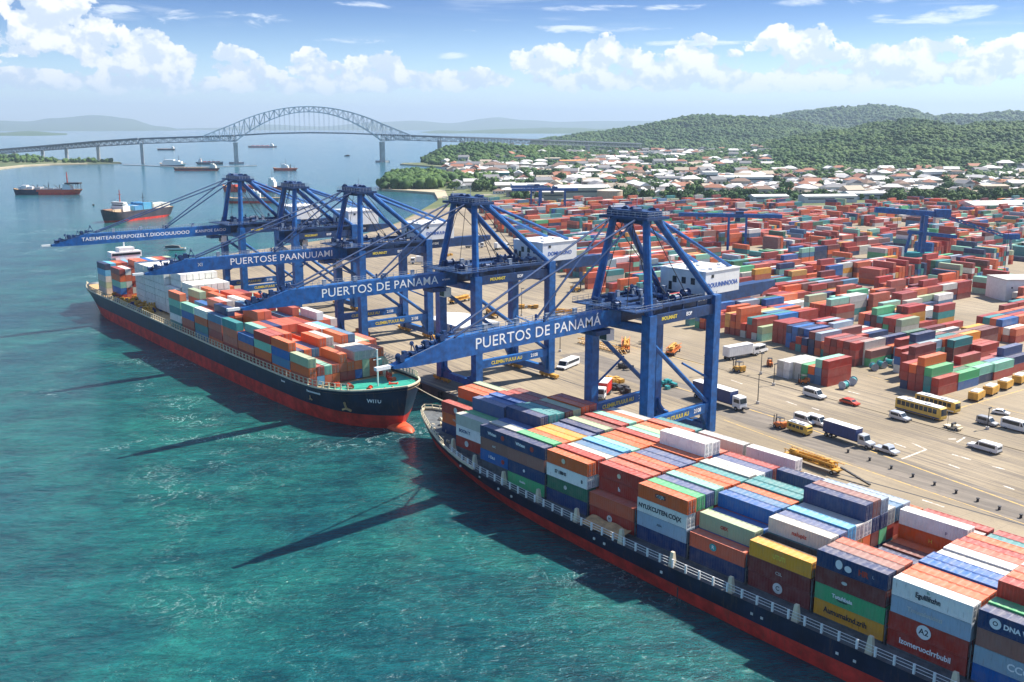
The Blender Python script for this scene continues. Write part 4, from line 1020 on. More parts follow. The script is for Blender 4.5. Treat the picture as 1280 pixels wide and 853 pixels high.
# yellow-buff gear on the working deck
GEAR = []
for k in range(3):
    mb = MB(); mb.box(-1, 1, -.7, .7, 0, .5 + .3 * k)
    if k == 0: mb.tube((-.8, 0, 1), (.8, 0, 1), .6, 10)
    if k == 1: mb.beam((-.8, 0, .8), (1.1, 0, 2.2), .3, .3); mb.box(-.9, -.3, -.5, .5, .8, 1.7)
    if k == 2: [mb.tube((x, 0, 1.1), (x, 0, 2.0), .25, 8) for x in (-.6, 0, .6)]
    GEAR.append(mb.mesh('deck_gear', M['yellow']))
rg2 = random.Random(3)
for i in range(46): x, y = rg2.uniform(4, 15), rg2.uniform(48, 96); inst('deck_gear', GEAR[i % 3], (x, y, 8.72), rg2.uniform(0, 6), ship2, [rg2.uniform(.8, 1.6)] * 3)
mb = MB()
for i in range(14): x, y = rg2.uniform(6, 15), rg2.uniform(50, 94); mb = MB(); mb.box(-1, 1, -.8, .8, 0, 1.4); mb.box(-.6, .6, -.5, .5, 1.4, 1.9); mb.build('pump_housing', M['navy'], ship2, (x, y, 8.72))
# cargo
stacks2 = []
MIX2 = 'OOORRAAOTTNSBEWMKOALOAROE'
rows2 = 12
def add2(yb, row, n, zb, seq=None, L=CL):
    for t in range(n):
        c = seq[t] if seq else rg2.choice(MIX2)
        stacks2.append((yb, row, t, n, zb, c))
front = [('OWNN', 0)]
# bays run from the bow (largest y) back; port side as seen (water side) is +x in this frame
bay_y = [229.5 - i * 12.9 for i in range(9)]
HT = [[3, 3, 2, 3, 3, 2, 3, 3, 3, 3, 2, 0], [4, 3, 3, 4, 4, 4, 3, 4, 4, 3, 3, 3], [4, 4, 4, 3, 3, 3, 4, 4, 4, 3, 3, 2], [3, 4, 4, 4, 4, 4, 4, 4, 4, 4, 4, 3], [4, 4, 4, 4, 5, 4, 4, 4, 5, 4, 4, 4], [4, 5, 4, 4, 5, 4, 4, 5, 4, 4, 5, 4], [4, 4, 5, 5, 4, 5, 5, 4, 4, 5, 4, 4], [4, 4, 5, 4, 5, 4, 5, 5, 5, 4, 4, 4], [4, 4, 4, 5, 4, 5, 4, 4, 4, 4, 4, 3]]
for b, yb in enumerate(bay_y):
    for row in range(rows2):
        lim = 16.0 if yb < 222 else 13.6
        xr = (B2 / 2 - 2.0) - row * 2.55 - 1.22
        if abs(xr) > lim or HT[b][row] == 0: continue
        add2(yb, row, HT[b][row] + (1 if rg2.random() < .08 and b > 1 else 0) - (1 if rg2.random() < .1 else 0), 9.0 + (.0 if b else .2))
for b in range(2):                            # stern stacks by the wheelhouse
    for row in range(1, rows2 - 1): add2(46 - b * 13.2 + .3 - (0 if b == 0 else 8), row, (5 if row < 4 else 6) if b == 0 else 5, 9.0)
for yb in (104, 91.5, 79, 66.5):
    for row in range(4, rows2):
        n = 0
        if row > 9: n = 4
        for t in range(n): stacks2.append((yb, row, t, n, 9.0, rg2.choice(MIX2)))
def m2(yb, row, t, zb): return M2 @ Matrix.Translation(((B2 / 2 - 2.0) - row * 2.55, yb, zb + t * TP)) @ Matrix.Rotation(PI, 4, 'Z')
# the box mesh runs from its origin to -y and +x: turned round it covers the bay aft of yb
# white reefer block: its own stack of plain white boxes
reef = []
for yb in (112.5, 100.2, 87.9, 75.6, 63.3):
    for row in range(3, 10):
        n = 6 if yb < 105 else 5
        if row == 3 and yb > 90: n -= 2
        for t in range(n): reef.append((yb, row, t, n, 9.6, 'Y' if (yb > 112 and row in (6, 7) and t == 2) else 'W'))
# ------------------------------------------------------------------ ship-to-shore cranes
CRANE_WINCH = []
for k in range(3):
    mb = MB(); mb.box(-.9, .9, -.6, .6, 0, .4)
    if k == 0: mb.tube((-.9, 0, .9), (.9, 0, .9), .5, 10); [mb.tube((x - .06, 0, .9), (x + .06, 0, .9), .75, 12) for x in (-.85, .85)]
    if k == 1: mb.box(-.7, .3, -.5, .5, .4, 1.5); mb.tube((.3, 0, .8), (1.2, 0, .8), .3, 8)
    if k == 2: mb.beam((-.8, -.4, .4), (0, 0, 2.3), .18, .18); mb.beam((.8, -.4, .4), (0, 0, 2.3), .18, .18); mb.tube((-.15, 0, 2.1), (.15, 0, 2.1), .45, 10)
    CRANE_WINCH.append(mb.mesh('winch', M['crane_dark']))
mb = MB(); mb.box(-.5, .5, -.35, .35, 0, 1.5); mb.box(-.55, .55, -.4, .4, 1.5, 1.6); CABINET = mb.mesh('control_cabinet', M['rail_grey'])
def ship_crane(name, loc, rz, gauge, wide, tip, back, apex_z, label, words, dz=0.0, outreach=True, house_word='DOUUNNNOOIA'):
    root = empty(name, loc, rz); tag(root, label, 'crane', 'blue quay cranes')
    Z0 = 3.0; ZG = 38.2 + dz; W2 = wide / 2; G = gauge; LEG = 2.6
    corners = [(0, -W2), (G, -W2), (0, W2), (G, W2)]
    for (x, y) in corners:
        top = ZG + (3.4 if x > 0 else 1.2)
        mb = MB(); mb.hexa([(x - LEG / 2, y - LEG / 2, Z0 + 1.6), (x + LEG / 2, y - LEG / 2, Z0 + 1.6), (x + LEG / 2, y + LEG / 2, Z0 + 1.6), (x - LEG / 2, y + LEG / 2, Z0 + 1.6)] +
                          [(x - LEG / 2, y - LEG / 2, top), (x + LEG / 2, y - LEG / 2, top), (x + LEG / 2, y + LEG / 2, top), (x - LEG / 2, y + LEG / 2, top)])
        mb.build('leg', M['crane_blue'], root)
        mb = MB()                                              # bogies
        for k in (-1, 1):
            mb.cbox((x, y + k * 2.3, Z0 + .95), 1.5, 3.6, .9)
            for w_ in (-1, 1): mb.tube((x - .35, y + k * 2.3 + w_ * 1.1, Z0 + .45), (x + .35, y + k * 2.3 + w_ * 1.1, Z0 + .45), .45, 10)
        mb.build('bogie', M['yellow'], root)
    for x in (0, G):                                           # sill beams along the rails with haunches
        mb = MB(); mb.beam((x, -W2 + 1.15, Z0 + 2.6), (x, W2 - 1.15, Z0 + 2.6), 1.7, 2.0)
        for s in (-1, 1):
            for k in range(5):
                a0, a1 = k / 5 * PI / 2, (k + 1) / 5 * PI / 2; rr = 3.6
                p = lambda a: (x, s * (W2 - 1.1 - rr + rr * math.sin(a)), Z0 + 3.5 + rr - rr * math.cos(a))
                q, r_ = Vector(p(a0)), Vector(p(a1)); mb.beam(q, r_, 1.3, .8, up=(1, 0, 0))
        mb.build('sill_beam', M['crane_blue'], root)
    for s in (-1, 1):                                          # portal beams, braces, upper ties on each side frame
        y = s * W2
        mb = MB(); mb.beam((LEG / 2, y, Z0 + 8.7), (G - LEG / 2, y, Z0 + 8.7), 1.5, 2.5)
        pb = mb.build('portal_beam', M['crane_blue'], root)
        o = inst('lettering', text_mesh('CLEMBUTUUUI AU', 1.5, M['yellow_text'], bold=.04), parent=pb); o.location = (G * .38, y - .78, Z0 + 8.7); o.rotation_euler = (PI / 2, 0, 0)
        o = inst('lettering', text_mesh('2108', 1.5, M['white_text'], bold=.04), parent=pb); o.location = (G * .76, y - .78, Z0 + 8.7); o.rotation_euler = (PI / 2, 0, 0)
        mb = MB(); mb.tube((LEG / 2, y, ZG - 6), (G - .9, y, Z0 + 9.5), .62, 8)
        mb.tube((G * .52, y, Z0 + 22.3), (G - LEG / 2, y, Z0 + 16.5), .3, 6) if s < 0 else mb.tube((G * .48, y, Z0 + 21), (LEG / 2, y, Z0 + 15), .3, 6)
        for k in range(6):
            a0, a1 = k / 6 * PI / 2, (k + 1) / 6 * PI / 2; rr = 5.0
            mb.beam((G - 1.1 - rr + rr * math.sin(a0) , y, Z0 + 7.5 - rr * (1 - math.cos(a0)) * 1.1), (G - 1.1 - rr + rr * math.sin(a1), y, Z0 + 7.5 - rr * (1 - math.cos(a1)) * 1.1), 1.2, .5, up=(0, 1, 0)) if False else None
        mb.hexa([(G - 1.1, y - .5, Z0 + 2.2), (G - .9, y - .5, Z0 + 2.2), (G - .9, y + .5, Z0 + 2.2), (G - 1.1, y + .5, Z0 + 2.2), (G - 4.2, y - .5, Z0 + 8), (G - .9, y - .5, Z0 + 8), (G - .9, y + .5, Z0 + 8), (G - 4.2, y + .5, Z0 + 8)])
        mb.build('diagonal_brace', M['crane_blue'], root)
        mb = MB(); mb.beam((LEG / 2 if s < 0 else LEG / 2, y, ZG - .2), (G - LEG / 2, y, ZG - .2), 1.5, 2.6); mb.beam((0, y, ZG + 3.0), (G - LEG / 2, y, ZG + 3.0), .9, .8)
        for k in range(5): xk = 1.5 + k * (G - 3) / 4; mb.beam((xk, y, ZG + 1.1), (xk, y, ZG + 2.6), .35, .35)
        tb = mb.build('tie_beam', M['crane_dark'], root)
        if s < 0:
            o = inst('lettering', text_mesh('MOUMAST', 1.25, M['yellow_text'], bold=.04), parent=tb); o.location = (G * .26, y - .79, ZG - .1); o.rotation_euler = (PI / 2, 0, 0)
            o = inst('lettering', text_mesh('EOP', 1.25, M['white_text'], bold=.05), parent=tb); o.location = (G * .56, y - .79, ZG - .1); o.rotation_euler = (PI / 2, 0, 0)
    for x in (0, G):                                           # cross beams over the portal
        mb = MB(); mb.beam((x, -W2, ZG - 2.3), (x, W2, ZG - 2.3), 1.6, 2.0); mb.build('cross_beam', M['crane_blue'], root)
    # boom, girder
    BW, BH = 1.6, 2.2
    x0 = -tip if outreach else -4
    mb = MB()
    def sec(x, zb, zt, w_): return [(x, -w_, zb), (x, w_, zb), (x, w_, zt), (x, -w_, zt)]
    S = [sec(x0, ZG - 1.9, ZG - 1.3, .9), sec(x0 + 3, ZG - 2.1, ZG - .6, 1.2), sec(x0 + 13, ZG - BH, ZG + BH, BW), sec(-1.5, ZG - BH + .3, ZG + BH, BW)] if outreach else [sec(x0, ZG - BH, ZG + BH, BW), sec(-1.5, ZG - BH, ZG + BH, BW)]
    for s_ in S: mb.v += s_
    for i in range(len(S) - 1):
        for k in range(4): a, b = i * 4 + k, i * 4 + (k + 1) % 4; mb.face((a, b, b + 4, a + 4))
    mb.face((3, 2, 1, 0)); e = (len(S) - 1) * 4; mb.face((e, e + 1, e + 2, e + 3))
    boom = mb.build('boom', M['crane_blue'], root)
    if outreach:
        for (tx, sz, frac, mt) in words:
            o = inst('lettering', text_mesh(tx, sz, M[mt], bold=.012, sx=1.10, spacing=1.05), parent=boom); o.location = (x0 + frac * tip, -BW - .03, ZG + .1); o.rotation_euler = (PI / 2, 0, 0)
        mb = MB()                                              # walkway rails, winches and lamps on the boom
        for s in (-1, 1):
            n = int((tip - 20) / 2)
            for i in range(n + 1): xx = x0 + 18 + i * (tip - 20) / n; mb.tube((xx, s * (BW - .1), ZG + BH), (xx, s * (BW - .1), ZG + BH + 1.15), .07, 4, cap=False)
            for zz in (.6, 1.15): mb.beam((x0 + 18, s * (BW - .1), ZG + BH + zz), (-2, s * (BW - .1), ZG + BH + zz), .08, .08)
        mb.build('walkway_railing', M['rail_grey'], boom)
        mb = MB()
        for i in range(9): xx = x0 + 2 + i * 1.7; inst('winch', CRANE_WINCH[i % 3], (xx, rnd.uniform(-.5, .5), ZG - 1.2 + (xx - x0) * .27), rnd.choice((0, PI / 2)), boom, [rnd.uniform(.7, 1.1)] * 3)
        for i in range(4): xx = x0 + 25 + i * (tip - 32) / 4; inst('control_cabinet', CABINET, (xx, 0, ZG + BH), 0, boom)
        for s in (-1, 1): mb.tube((x0 + 4, s * 1.0, ZG - .1), (x0 + 17, s * 1.4, ZG + BH + .9), .09, 4)
        mb.tube((x0 - 3.5, 0, ZG - 1.5), (x0, 0, ZG - 1.5), .35, 6)
        mb.build('tip_stay', M['crane_dark'], boom)
        mb = MB(); mb.cbox((x0 - 2.2, 0, ZG - 1.45), 3.4, 1.0, .7); mb.build('tip_buffer', M['white'], boom)
    mb = MB(); mb.box(-1.5, back, -BW - .1, BW + .1, ZG - 1.3, ZG + BH); mb.hexa([(back, -1.5, ZG - 1.0), (back + 7, -1.2, ZG + .2), (back + 7, 1.2, ZG + .2), (back, 1.5, ZG - 1.0), (back, -1.5, ZG + 2), (back + 7, -1.2, ZG + 1.9), (back + 7, 1.2, ZG + 1.9), (back, 1.5, ZG + 2)])
    gd = mb.build('girder', M['crane_dark'], root)
    o = inst('lettering', text_mesh('EDME WBM', 1.35, M['white_text'], bold=.04), parent=gd); o.location = (G + 6.5, -BW - .14, ZG + .5); o.rotation_euler = (PI / 2, 0, 0)
    # platforms with clutter round the boom hinge
    mb = MB(); mb.box(-6.5, 3.5, -W2 - 1.2, W2 + 1.2, ZG + BH + .35, ZG + BH + .6); mb.box(3.5, G + 3, -W2 + .6, -BW - .8, ZG + BH + .3, ZG + BH + .55); mb.box(3.5, G + 3, BW + .8, W2 - .6, ZG + BH + .3, ZG + BH + .55)
    mb.build('platform', M['crane_dark'], root)
    mb = MB()
    for y in (-W2 - 1.1, W2 + 1.1):
        for i in range(6): xx = -6.4 + i * 1.95; mb.tube((xx, y, ZG + BH + .6), (xx, y, ZG + BH + 1.8), .06, 4, cap=False)
        for zz in (1.2, 1.8): mb.beam((-6.4, y, ZG + BH + zz), (3.4, y, ZG + BH + zz), .07, .07)
    for i in range(int(wide / 1.8)): yy = -W2 - 1 + i * 1.8; mb.tube((-6.4, yy, ZG + BH + .6), (-6.4, yy, ZG + BH + 1.8), .06, 4, cap=False)
    for zz in (1.2, 1.8): mb.beam((-6.4, -W2 - 1.1, ZG + BH + zz), (-6.4, W2 + 1.1, ZG + BH + zz), .07, .07)
    for i in range(int(G / 1.7)):
        xx = 4 + i * 1.7
        for y in (-W2 + .7, W2 - .7): mb.tube((xx, y, ZG + BH + .55), (xx, y, ZG + BH + 1.75), .06, 4, cap=False)
    for y in (-W2 + .7, W2 - .7):
        for zz in (1.15, 1.75): mb.beam((3.5, y, ZG + BH + zz), (G + 2.5, y, ZG + BH + zz), .07, .07)
    mb.build('platform_railing', M['rail_grey'], root)
    for i in range(22): inst('winch', CRANE_WINCH[i % 3], (rnd.uniform(-5.5, G - 2), rnd.choice((-1, 1)) * rnd.uniform(2.6, W2 - 1.4), ZG + BH + .58), rnd.choice((0, PI / 2)), root, [rnd.uniform(.8, 1.5)] * 3)
    for i in range(7): inst('control_cabinet', CABINET, (rnd.uniform(-5, G - 4), rnd.choice((-1, 1)) * rnd.uniform(2.6, W2 - 1), ZG + BH + .58), 0, root, [rnd.uniform(.8, 1.3)] * 3)
    # A-frame
    ax_, aw = 4.2, W2 * .55
    ZA = apex_z
    for s in (-1, 1):
        mb = MB(); mb.tube((0, s * (W2 - .2), ZG + 1.0), (ax_ - 1.5, s * aw, ZA), 1.1, 10, .95); mb.build('mast', M['crane_blue'], root)
        mb = MB(); mb.tube((ax_ + 1.8, s * aw, ZA), (G - .5, s * (W2 - .6), ZG + 3.2), .95, 10, .8); mb.build('back_strut', M['crane_blue'], root)
        mb = MB(); mb.tube((ax_ + 2, s * aw * .8, ZA + .3), (G + 12, s * 5.5, ZG + BH + 6.8), .5, 8); mb.build('backstay', M['crane_blue'], root)
        if outreach:
            mb = MB(); mb.tube((ax_ - 3, s * aw * .8, ZA + .5), (x0 + tip * .60, s * 1.35, ZG + BH + .3), .26, 6); mb.tube((ax_ - 3, s * aw * .8, ZA + .1), (x0 + tip * .22, s * 1.3, ZG + BH + .3), .26, 6)
            mb.tube((x0 + tip * .60, s * 1.35, ZG + BH), (x0 + tip * .60, s * 1.35, ZG + BH + 1.4), .3, 6); mb.build('forestay', M['crane_dark'], root)
        else:
            mb = MB(); mb.tube((ax_ - 3, s * aw * .8, ZA + .3), (-4, s * 2.4, ZG + BH + .6), .2, 6); mb.build('forestay', M['crane_dark'], root)
    mb = MB(); mb.box(ax_ - 4.2, ax_ + 4.2, -aw - 2.6, aw + 2.6, ZA - .5, ZA + .2); mb.box(ax_ - 2.6, ax_ + 2.6, -aw - 1.6, aw + 1.6, ZA + .2, ZA + 1.6)
    for i in range(5): mb.tube((ax_ + rnd.uniform(-2.5, 2.5), -aw + i * aw * .5, ZA + 1.4), (ax_ + rnd.uniform(-2.5, 2.5), -aw + i * aw * .5 + 1.2, ZA + 1.4), 1.0, 10)
    mb.beam((ax_, -aw, ZA - 1), (ax_, aw, ZA - 1), 1.2, 1.6)
    mb.build('apex_platform', M['crane_dark'], root)
    mb = MB()
    for i in range(7):
        for y in (-aw - 2.5, aw + 2.5): xx = ax_ - 4.1 + i * 1.36; mb.tube((xx, y, ZA + .2), (xx, y, ZA + 1.4), .06, 4, cap=False)
    for i in range(9):
        for xx in (ax_ - 4.1, ax_ + 4.1): yy = -aw - 2.5 + i * (2 * aw + 5) / 8; mb.tube((xx, yy, ZA + .2), (xx, yy, ZA + 1.4), .06, 4, cap=False)
    for zz in (.8, 1.4):
        for y in (-aw - 2.5, aw + 2.5): mb.beam((ax_ - 4.1, y, ZA + zz), (ax_ + 4.1, y, ZA + zz), .07, .07)
        for xx in (ax_ - 4.1, ax_ + 4.1): mb.beam((xx, -aw - 2.5, ZA + zz), (xx, aw + 2.5, ZA + zz), .07, .07)
    mb.tube((ax_ + 1, 0, ZA + 1.5), (ax_ + 1, 0, ZA + 5), .08, 5); mb.tube((ax_ - 2, aw, ZA + .2), (ax_ - 2, aw, ZA + 3), .1, 5)
    mb.build('apex_railing', M['rail_grey'], root)
    mb = MB()
    for s in (-1, 1):
        mb.tube((2.0, s * aw, ZA - 1), (G * .55, -s * W2 * .4, ZG + 3), .12, 5); mb.tube((ax_ + 2, s * aw * .5, ZA - .5), (G * .7, s * W2 * .7, ZG + 3.4), .12, 5)
        mb.tube((ax_ - 2, s * aw * .3, ZA - .5), (-3, s * W2 * .5, ZG + 3), .09, 5)
    mb.build('hoist_rope', M['dark'], root)
    # machinery house over the landward legs
    hx0, hx1 = G - 1.5, G + 13.5
    mb = MB(); zb = ZG + BH + .7; zt = zb + 6.0
    mb.box(hx0, hx1, -7.4, 7.4, zb, zt); mb.box(hx0 - .2, hx1 + .2, -7.6, 7.6, zt, zt + .25)
    for i in range(5): mb.cbox((hx0 + 2 + i * 2.8, rnd.uniform(-6, 6), zt + .5), 1.6, 1.2, .6)
    mh_ = mb.build('machinery_house', M['white'], root)
    o = inst('lettering', text_mesh(house_word, 1.7, M['blue_text'], bold=.03), parent=mh_); o.location = ((hx0 + hx1) / 2, -7.45, zb + 2.4); o.rotation_euler = (PI / 2, 0, 0)
    mb = MB()
    for i in range(3): mb.cbox((hx0 - .03, -3.4 + i * 3.0, zb + 3.3), .1, 1.3, 1.7)
    mb.cbox((hx0 + 3, -7.43, zb + 4.8), 1.0, .1, .8); mb.cbox((hx0 - .03, 4, zb + 1.5), .1, 1.0, 2.2); mb.build('window', M['window'], mh_)
    # trolley, cab
    mb = MB(); tx_ = -9 if outreach else 4; mb.box(tx_ - 2.5, tx_ + 2.5, -2.6, 2.6, ZG - BH - 1.2, ZG - BH - .1); mb.build('trolley', M['crane_dark'], root)
    mb = MB(); mb.box(tx_ + 2.8, tx_ + 5.4, -1.3, 1.3, ZG - BH - 3.4, ZG - BH - .6); cb = mb.build('operator_cab', M['white'], root)
    mb = MB(); mb.box(tx_ + 2.7, tx_ + 2.8, -1.1, 1.1, ZG - BH - 3.1, ZG - BH - 1.2); mb.build('window', M['window'], cb)
    # ladder tower on a landward leg
    mb = MB()
    for k in range(8): z = Z0 + 4 + k * 4; mb.box(G + 1.2, G + 2.2, -W2 - .5 + 0, -W2 + .9, z, z + .12); mb.beam((G + 1.3, -W2 - .4, z), (G + 2.1, -W2 + .8, z + 4), .12, .12)
    mb.build('ladder', M['crane_dark'], root)
    return root
RZ = -R(5)
PP = 'PUERTOS DE PANAM'
ship_crane('quay_crane', (180.0, 156.6, 0), 0, 26, 18.6, 69.5, 60, 62.4, 'tallest blue quay crane, its boom reads PUERTOS DE PANAMÁ above the front ship\'s bow', [(PP + 'Á', 3.45, .585, 'white_text')])
ship_crane('quay_crane', (189.8, 232, 0), RZ * .6, 30, 18.6, 71.5, 60, 61.2, 'blue quay crane whose boom reads PUERTOS DE PANAMA above the second ship\'s bow', [(PP + 'A', 3.45, .60, 'white_text'), ('eruum', 1.0, .92, 'white_text')], house_word='DOMNUUNO')
ship_crane('quay_crane', (199.4, 308, 0), RZ, 29, 18.6, 75, 58, 60.5, 'third blue quay crane with a misspelled PUERTOS boom beside the white reefer block', [('PUERTOSE PAANUUAMI', 3.2, .64, 'white_text'), ('XI', 1.6, .24, 'pale_text')], house_word='DOMNUUNO')
ship_crane('quay_crane', (212.0, 376, 0), RZ, 28, 17, 70, 44, 58.6, 'fourth blue quay crane without an outstretched boom, squeezed between its neighbours', [], outreach=False, house_word='')
ship_crane('quay_crane', (206.0, 414, 0), RZ * .4, 28, 18.6, 78, 50, 60.6, 'farthest blue quay crane with tiny crowded lettering along its boom', [('TAERMITEAROERPOIZELT.DIOOOUUOOO', 2.1, .44, 'white_text'), ('KANPOE EAOO', 1.8, .86, 'white_text')], house_word='')

# ------------------------------------------------------------------ yard gantries
def gantry(loc, rz, span, h, wid, left, right, label, tilt=False, name='yard_gantry'):
    t = empty(name, loc, rz); tag(t, label, 'crane', 'blue gantry cranes of the container yard')
    for x in (-span / 2, span / 2):
        for s in (-1, 1):
            mb = MB(); mb.beam((x, s * wid / 2, .9), (x, s * wid / 2 * .55, h), 1.3, 1.3); mb.build('leg', M['crane_blue'], t)
        mb = MB(); mb.beam((x, -wid / 2 - 1.5, .8), (x, wid / 2 + 1.5, .8), 1.4, 1.4)
        mb.beam((x, -wid * .4, h * .45), (x, wid * .4, h * .45), .8, .8); mb.beam((x, -wid / 2, 1), (x, wid * .3, h * .9), .45, .45); mb.build('sill_beam', M['crane_blue'], t)
    for s in (-1, 1):
        mb = MB(); mb.beam((-span / 2 - left, s * wid * .2, h + 1), (span / 2 + right, s * wid * .2, h + 1), 1.4, 2.2); mb.build('main_beam', M['crane_blue'], t)
    mb = MB(); mb.cbox((span * .1, 0, h + 2.6), 5, wid * .5, 2.2); mb.cbox((0, 0, h - 1.6), 3, 2.6, 2.4); mb.build('trolley', M['crane_dark'], t)
    mb = MB(); mb.cbox((-span * .3, 0, h + 3.1), 12, .2, .9); mb.build('railing', M['rail_grey'], t)
    return t
def at(px, py, z=3.0): return P(px, py, z)
p = at(690, 268); gantry((p.x, p.y, 3), -AZ + R(2), 24, 22, 10, 26, 12, 'far blue yard gantry in front of the wide warehouse')
p = at(664, 264); gantry((p.x + 20, p.y + 14, 3), -AZ + R(2), 10, 21, 9, 20, 6, 'small blue yard gantry behind the far yard gantry')
p = at(920, 318); gantry((p.x, p.y, 3), -AZ - R(14), 11, 24, 12, 32, 22, 'blue yard gantry with a long arm standing in mid yard')
# long-armed gantry over the right of the yard
p = at(1140, 321); t = empty('yard_gantry', (p.x, p.y, 3), -AZ - R(4)); tag(t, 'blue yard gantry with a sloping arm held up by a thin grey post', 'crane', 'blue gantry cranes of the container yard')
kx = 1 / p.length * 1243 if False else Q(p.x, p.y, 3)[2]
U_ = lambda dx, up, y=0: Vector((dx / kx, y, up / kx))
for s in (-1, 1):
    mb = MB(); mb.beam(U_(10, 0, s * 3), U_(11, 52, s * 3), 2.1, 2.1); mb.build('leg', M['crane_blue'], t)
mb = MB(); mb.beam(U_(-9, 4, 0), U_(-4, 31, 0), 1.5, 1.5); mb.build('leg', M['crane_blue'], t)
mb = MB(); mb.beam(U_(-8, 31, 0), U_(52, 25, 0), 1.4, 2.2); mb.build('lower_beam', M['crane_blue'], t)
mb = MB(); mb.beam(U_(-50, 58, 0), U_(38, 52, 0), 2.6, 3.4); mb.cbox(U_(32, 54, 0), 9, 5, 5); mb.build('main_beam', M['crane_blue'], t)
mb = MB()
a, b = U_(36, 50, 0), U_(112, 26, 0)
for s in (-1, 1): mb.beam(a + Vector((0, s * 1.2, .9)), b + Vector((0, s * 1.2, .9)), .6, .6); mb.beam(a + Vector((0, s * 1.2, -.9)), b + Vector((0, s * 1.2, -.9)), .6, .6)
for i in range(14):
    u, v = a.lerp(b, i / 14), a.lerp(b, (i + 1) / 14)
    for s in (-1, 1): mb.beam(u + Vector((0, s * 1.2, -.9 if i % 2 else .9)), v + Vector((0, s * 1.2, .9 if i % 2 else -.9)), .35, .35)
mb.cbox(b + Vector((3, 0, 0)), 9, 3.4, 3.4); mb.build('sloping_arm', M['crane_blue'], t)
mb = MB(); mb.tube(U_(117, 24, 0), U_(108, -27, -14), .8, 8); mb.build('post', M['steel'], t)
mb = MB(); mb.box(-22, 12, -5, 5, .3, 2.8); mb.build('base_beam', M['teal'], t)

# ------------------------------------------------------------------ container yard
YR = math.atan(.11)
def yard_m(u, v, z=3.0):                       # u inland from the road, v along the quay
    return Matrix.Translation((282 + .11 * 0, 120, 0)) @ Matrix.Rotation(-YR, 4, 'Z') @ Matrix.Translation((u, v, z))
ry = random.Random(21)
yard = []                                      # matrix, colour, tier, stack height
YMIX = 'RRRROOOORCAOCRRVNOTTGRSBDEFWKMYNRTTEA'
def y_ok(x, y):
    px, py, k = Q(x, y, 3)
    if px < 590 or px > 1700 or py < 257.5 or py > 700: return False
    left = [(262, 600), (272, 600), (286, 612), (302, 640), (320, 662), (345, 690), (372, 760), (400, 812), (425, 850), (445, 930), (500, 975)]
    for (ya, xa), (yb, xb) in zip(left[:-1], left[1:]):
        if ya <= py <= yb and px < xa + (xb - xa) * (py - ya) / (yb - ya): return False
    for (a, b, c, d) in ((1105, 318, 1185, 326), (1060, 284, 1130, 292), (1180, 376, 1262, 398), (1246, 328, 1300, 376), (880, 308, 950, 320), (1092, 458, 1122, 500), (985, 255, 1100, 262), (860, 318, 905, 326), (1010, 326, 1110, 331)):
        if a < px < c and b < py < d: return False
    return True
def add_yard(mt, n, dist, choose=None):
    fam = ry.choice(YMIX)
    for t in range(n):
        c = choose[t] if choose else (fam if ry.random() < .55 else ry.choice(YMIX))
        yard.append((mt @ Matrix.Translation((0, 0, t * TP)), c, t, n))
# regular blocks inland
v = 28.0
bi = 0
while v < 760:
    nrow = ry.choice((5, 6, 7, 8)); u = 22.0 + ry.uniform(0, 6)
    while u < 900:
        nb = ry.choice((3, 3, 4, 5)); base = ry.choice((2, 2, 3, 3, 3)); turned = ry.random() < (.42 if u > 150 else .0)
        if ry.random() < .09: u += 26; continue
        if turned:
            for i in range(nb * 4):
                for j in range(max(1, int(nrow * 2.75 / 12.7))):
                    n = max(0, min(4, base + ry.choice((-1, 0, 0, 0, 1))))
                    if ry.random() < .08: continue
                    mt = yard_m(u + i * 2.95, v + 12.4 + j * 12.7); q = mt.translation
                    if y_ok(q.x, q.y): add_yard(mt, n, q.length)
            u += nb * 12.7 + ry.choice((5, 8, 13, 18)); continue
        for j in range(nrow):
            row_h = max(0, min(4, base + ry.choice((-1, 0, 0, 0, 0, 0))))
            for i in range(nb):
                n = max(0, min(4, row_h + ry.choice((-1, 0, 0, 0, 0, 0, 0, 1))))
                if ry.random() < .06: n = 0
                mt = yard_m(u + i * 12.7 + ry.uniform(-.2, .2), v + j * 2.75 + ry.uniform(-.1, .1))
                q = mt.translation
                # the box runs along +u from its corner
                if n and y_ok(q.x, q.y): add_yard(mt @ Matrix.Rotation(PI / 2, 4, 'Z'), n, q.length)
        u += nb * 12.7 + ry.choice((5, 8, 13, 18))
    v += nrow * 2.75 + ry.choice((7, 9, 12))
# front stacks by the road, read from the photo: corner point of the base nearest the road, colours from the ground up
def front_stack(px, py, cols, along=0, back=0):
    p = P(px, py, 3.0); mt = Matrix.Translation((p.x, p.y, 3.0)) @ Matrix.Rotation(-YR, 4, 'Z') @ Matrix.Translation((along * 12.7, back * 2.62, 0)) @ Matrix.Rotation(PI / 2, 4, 'Z') @ Matrix.Translation((0, 0, 0))
    for t, c in enumerate(cols): yard.append((mt @ Matrix.Translation((0, 0, t * TP)), c, t, len(cols)))
for (px, py, rowsL) in [(1034, 484, [('RRR',), ('SSM',), ('SO',), ('GG',), ('EE',), ('EE',), ('WE',)]), (986, 474, [('WW',), ('EE',)]), (1141, 476, [('RRRC',), ('RRR',)]),
                        (1172, 496, [('RR',), ('TTG',), ('RRRO',), ('RRO',), ('NRR',)]), (1197, 489, [('BG',), ('BD',), ('NR',), ('RC',)]), (1218, 482, [('NM',), ('RG',), ('RRR',)]), (1242, 476, [('RM',), ('RS',), ('NR',)]), (1262, 468, [('RN',), ('BNP',), ('RR',)])]:
    for b, cols in enumerate(rowsL): front_stack(px, py, cols[0], 0, b)
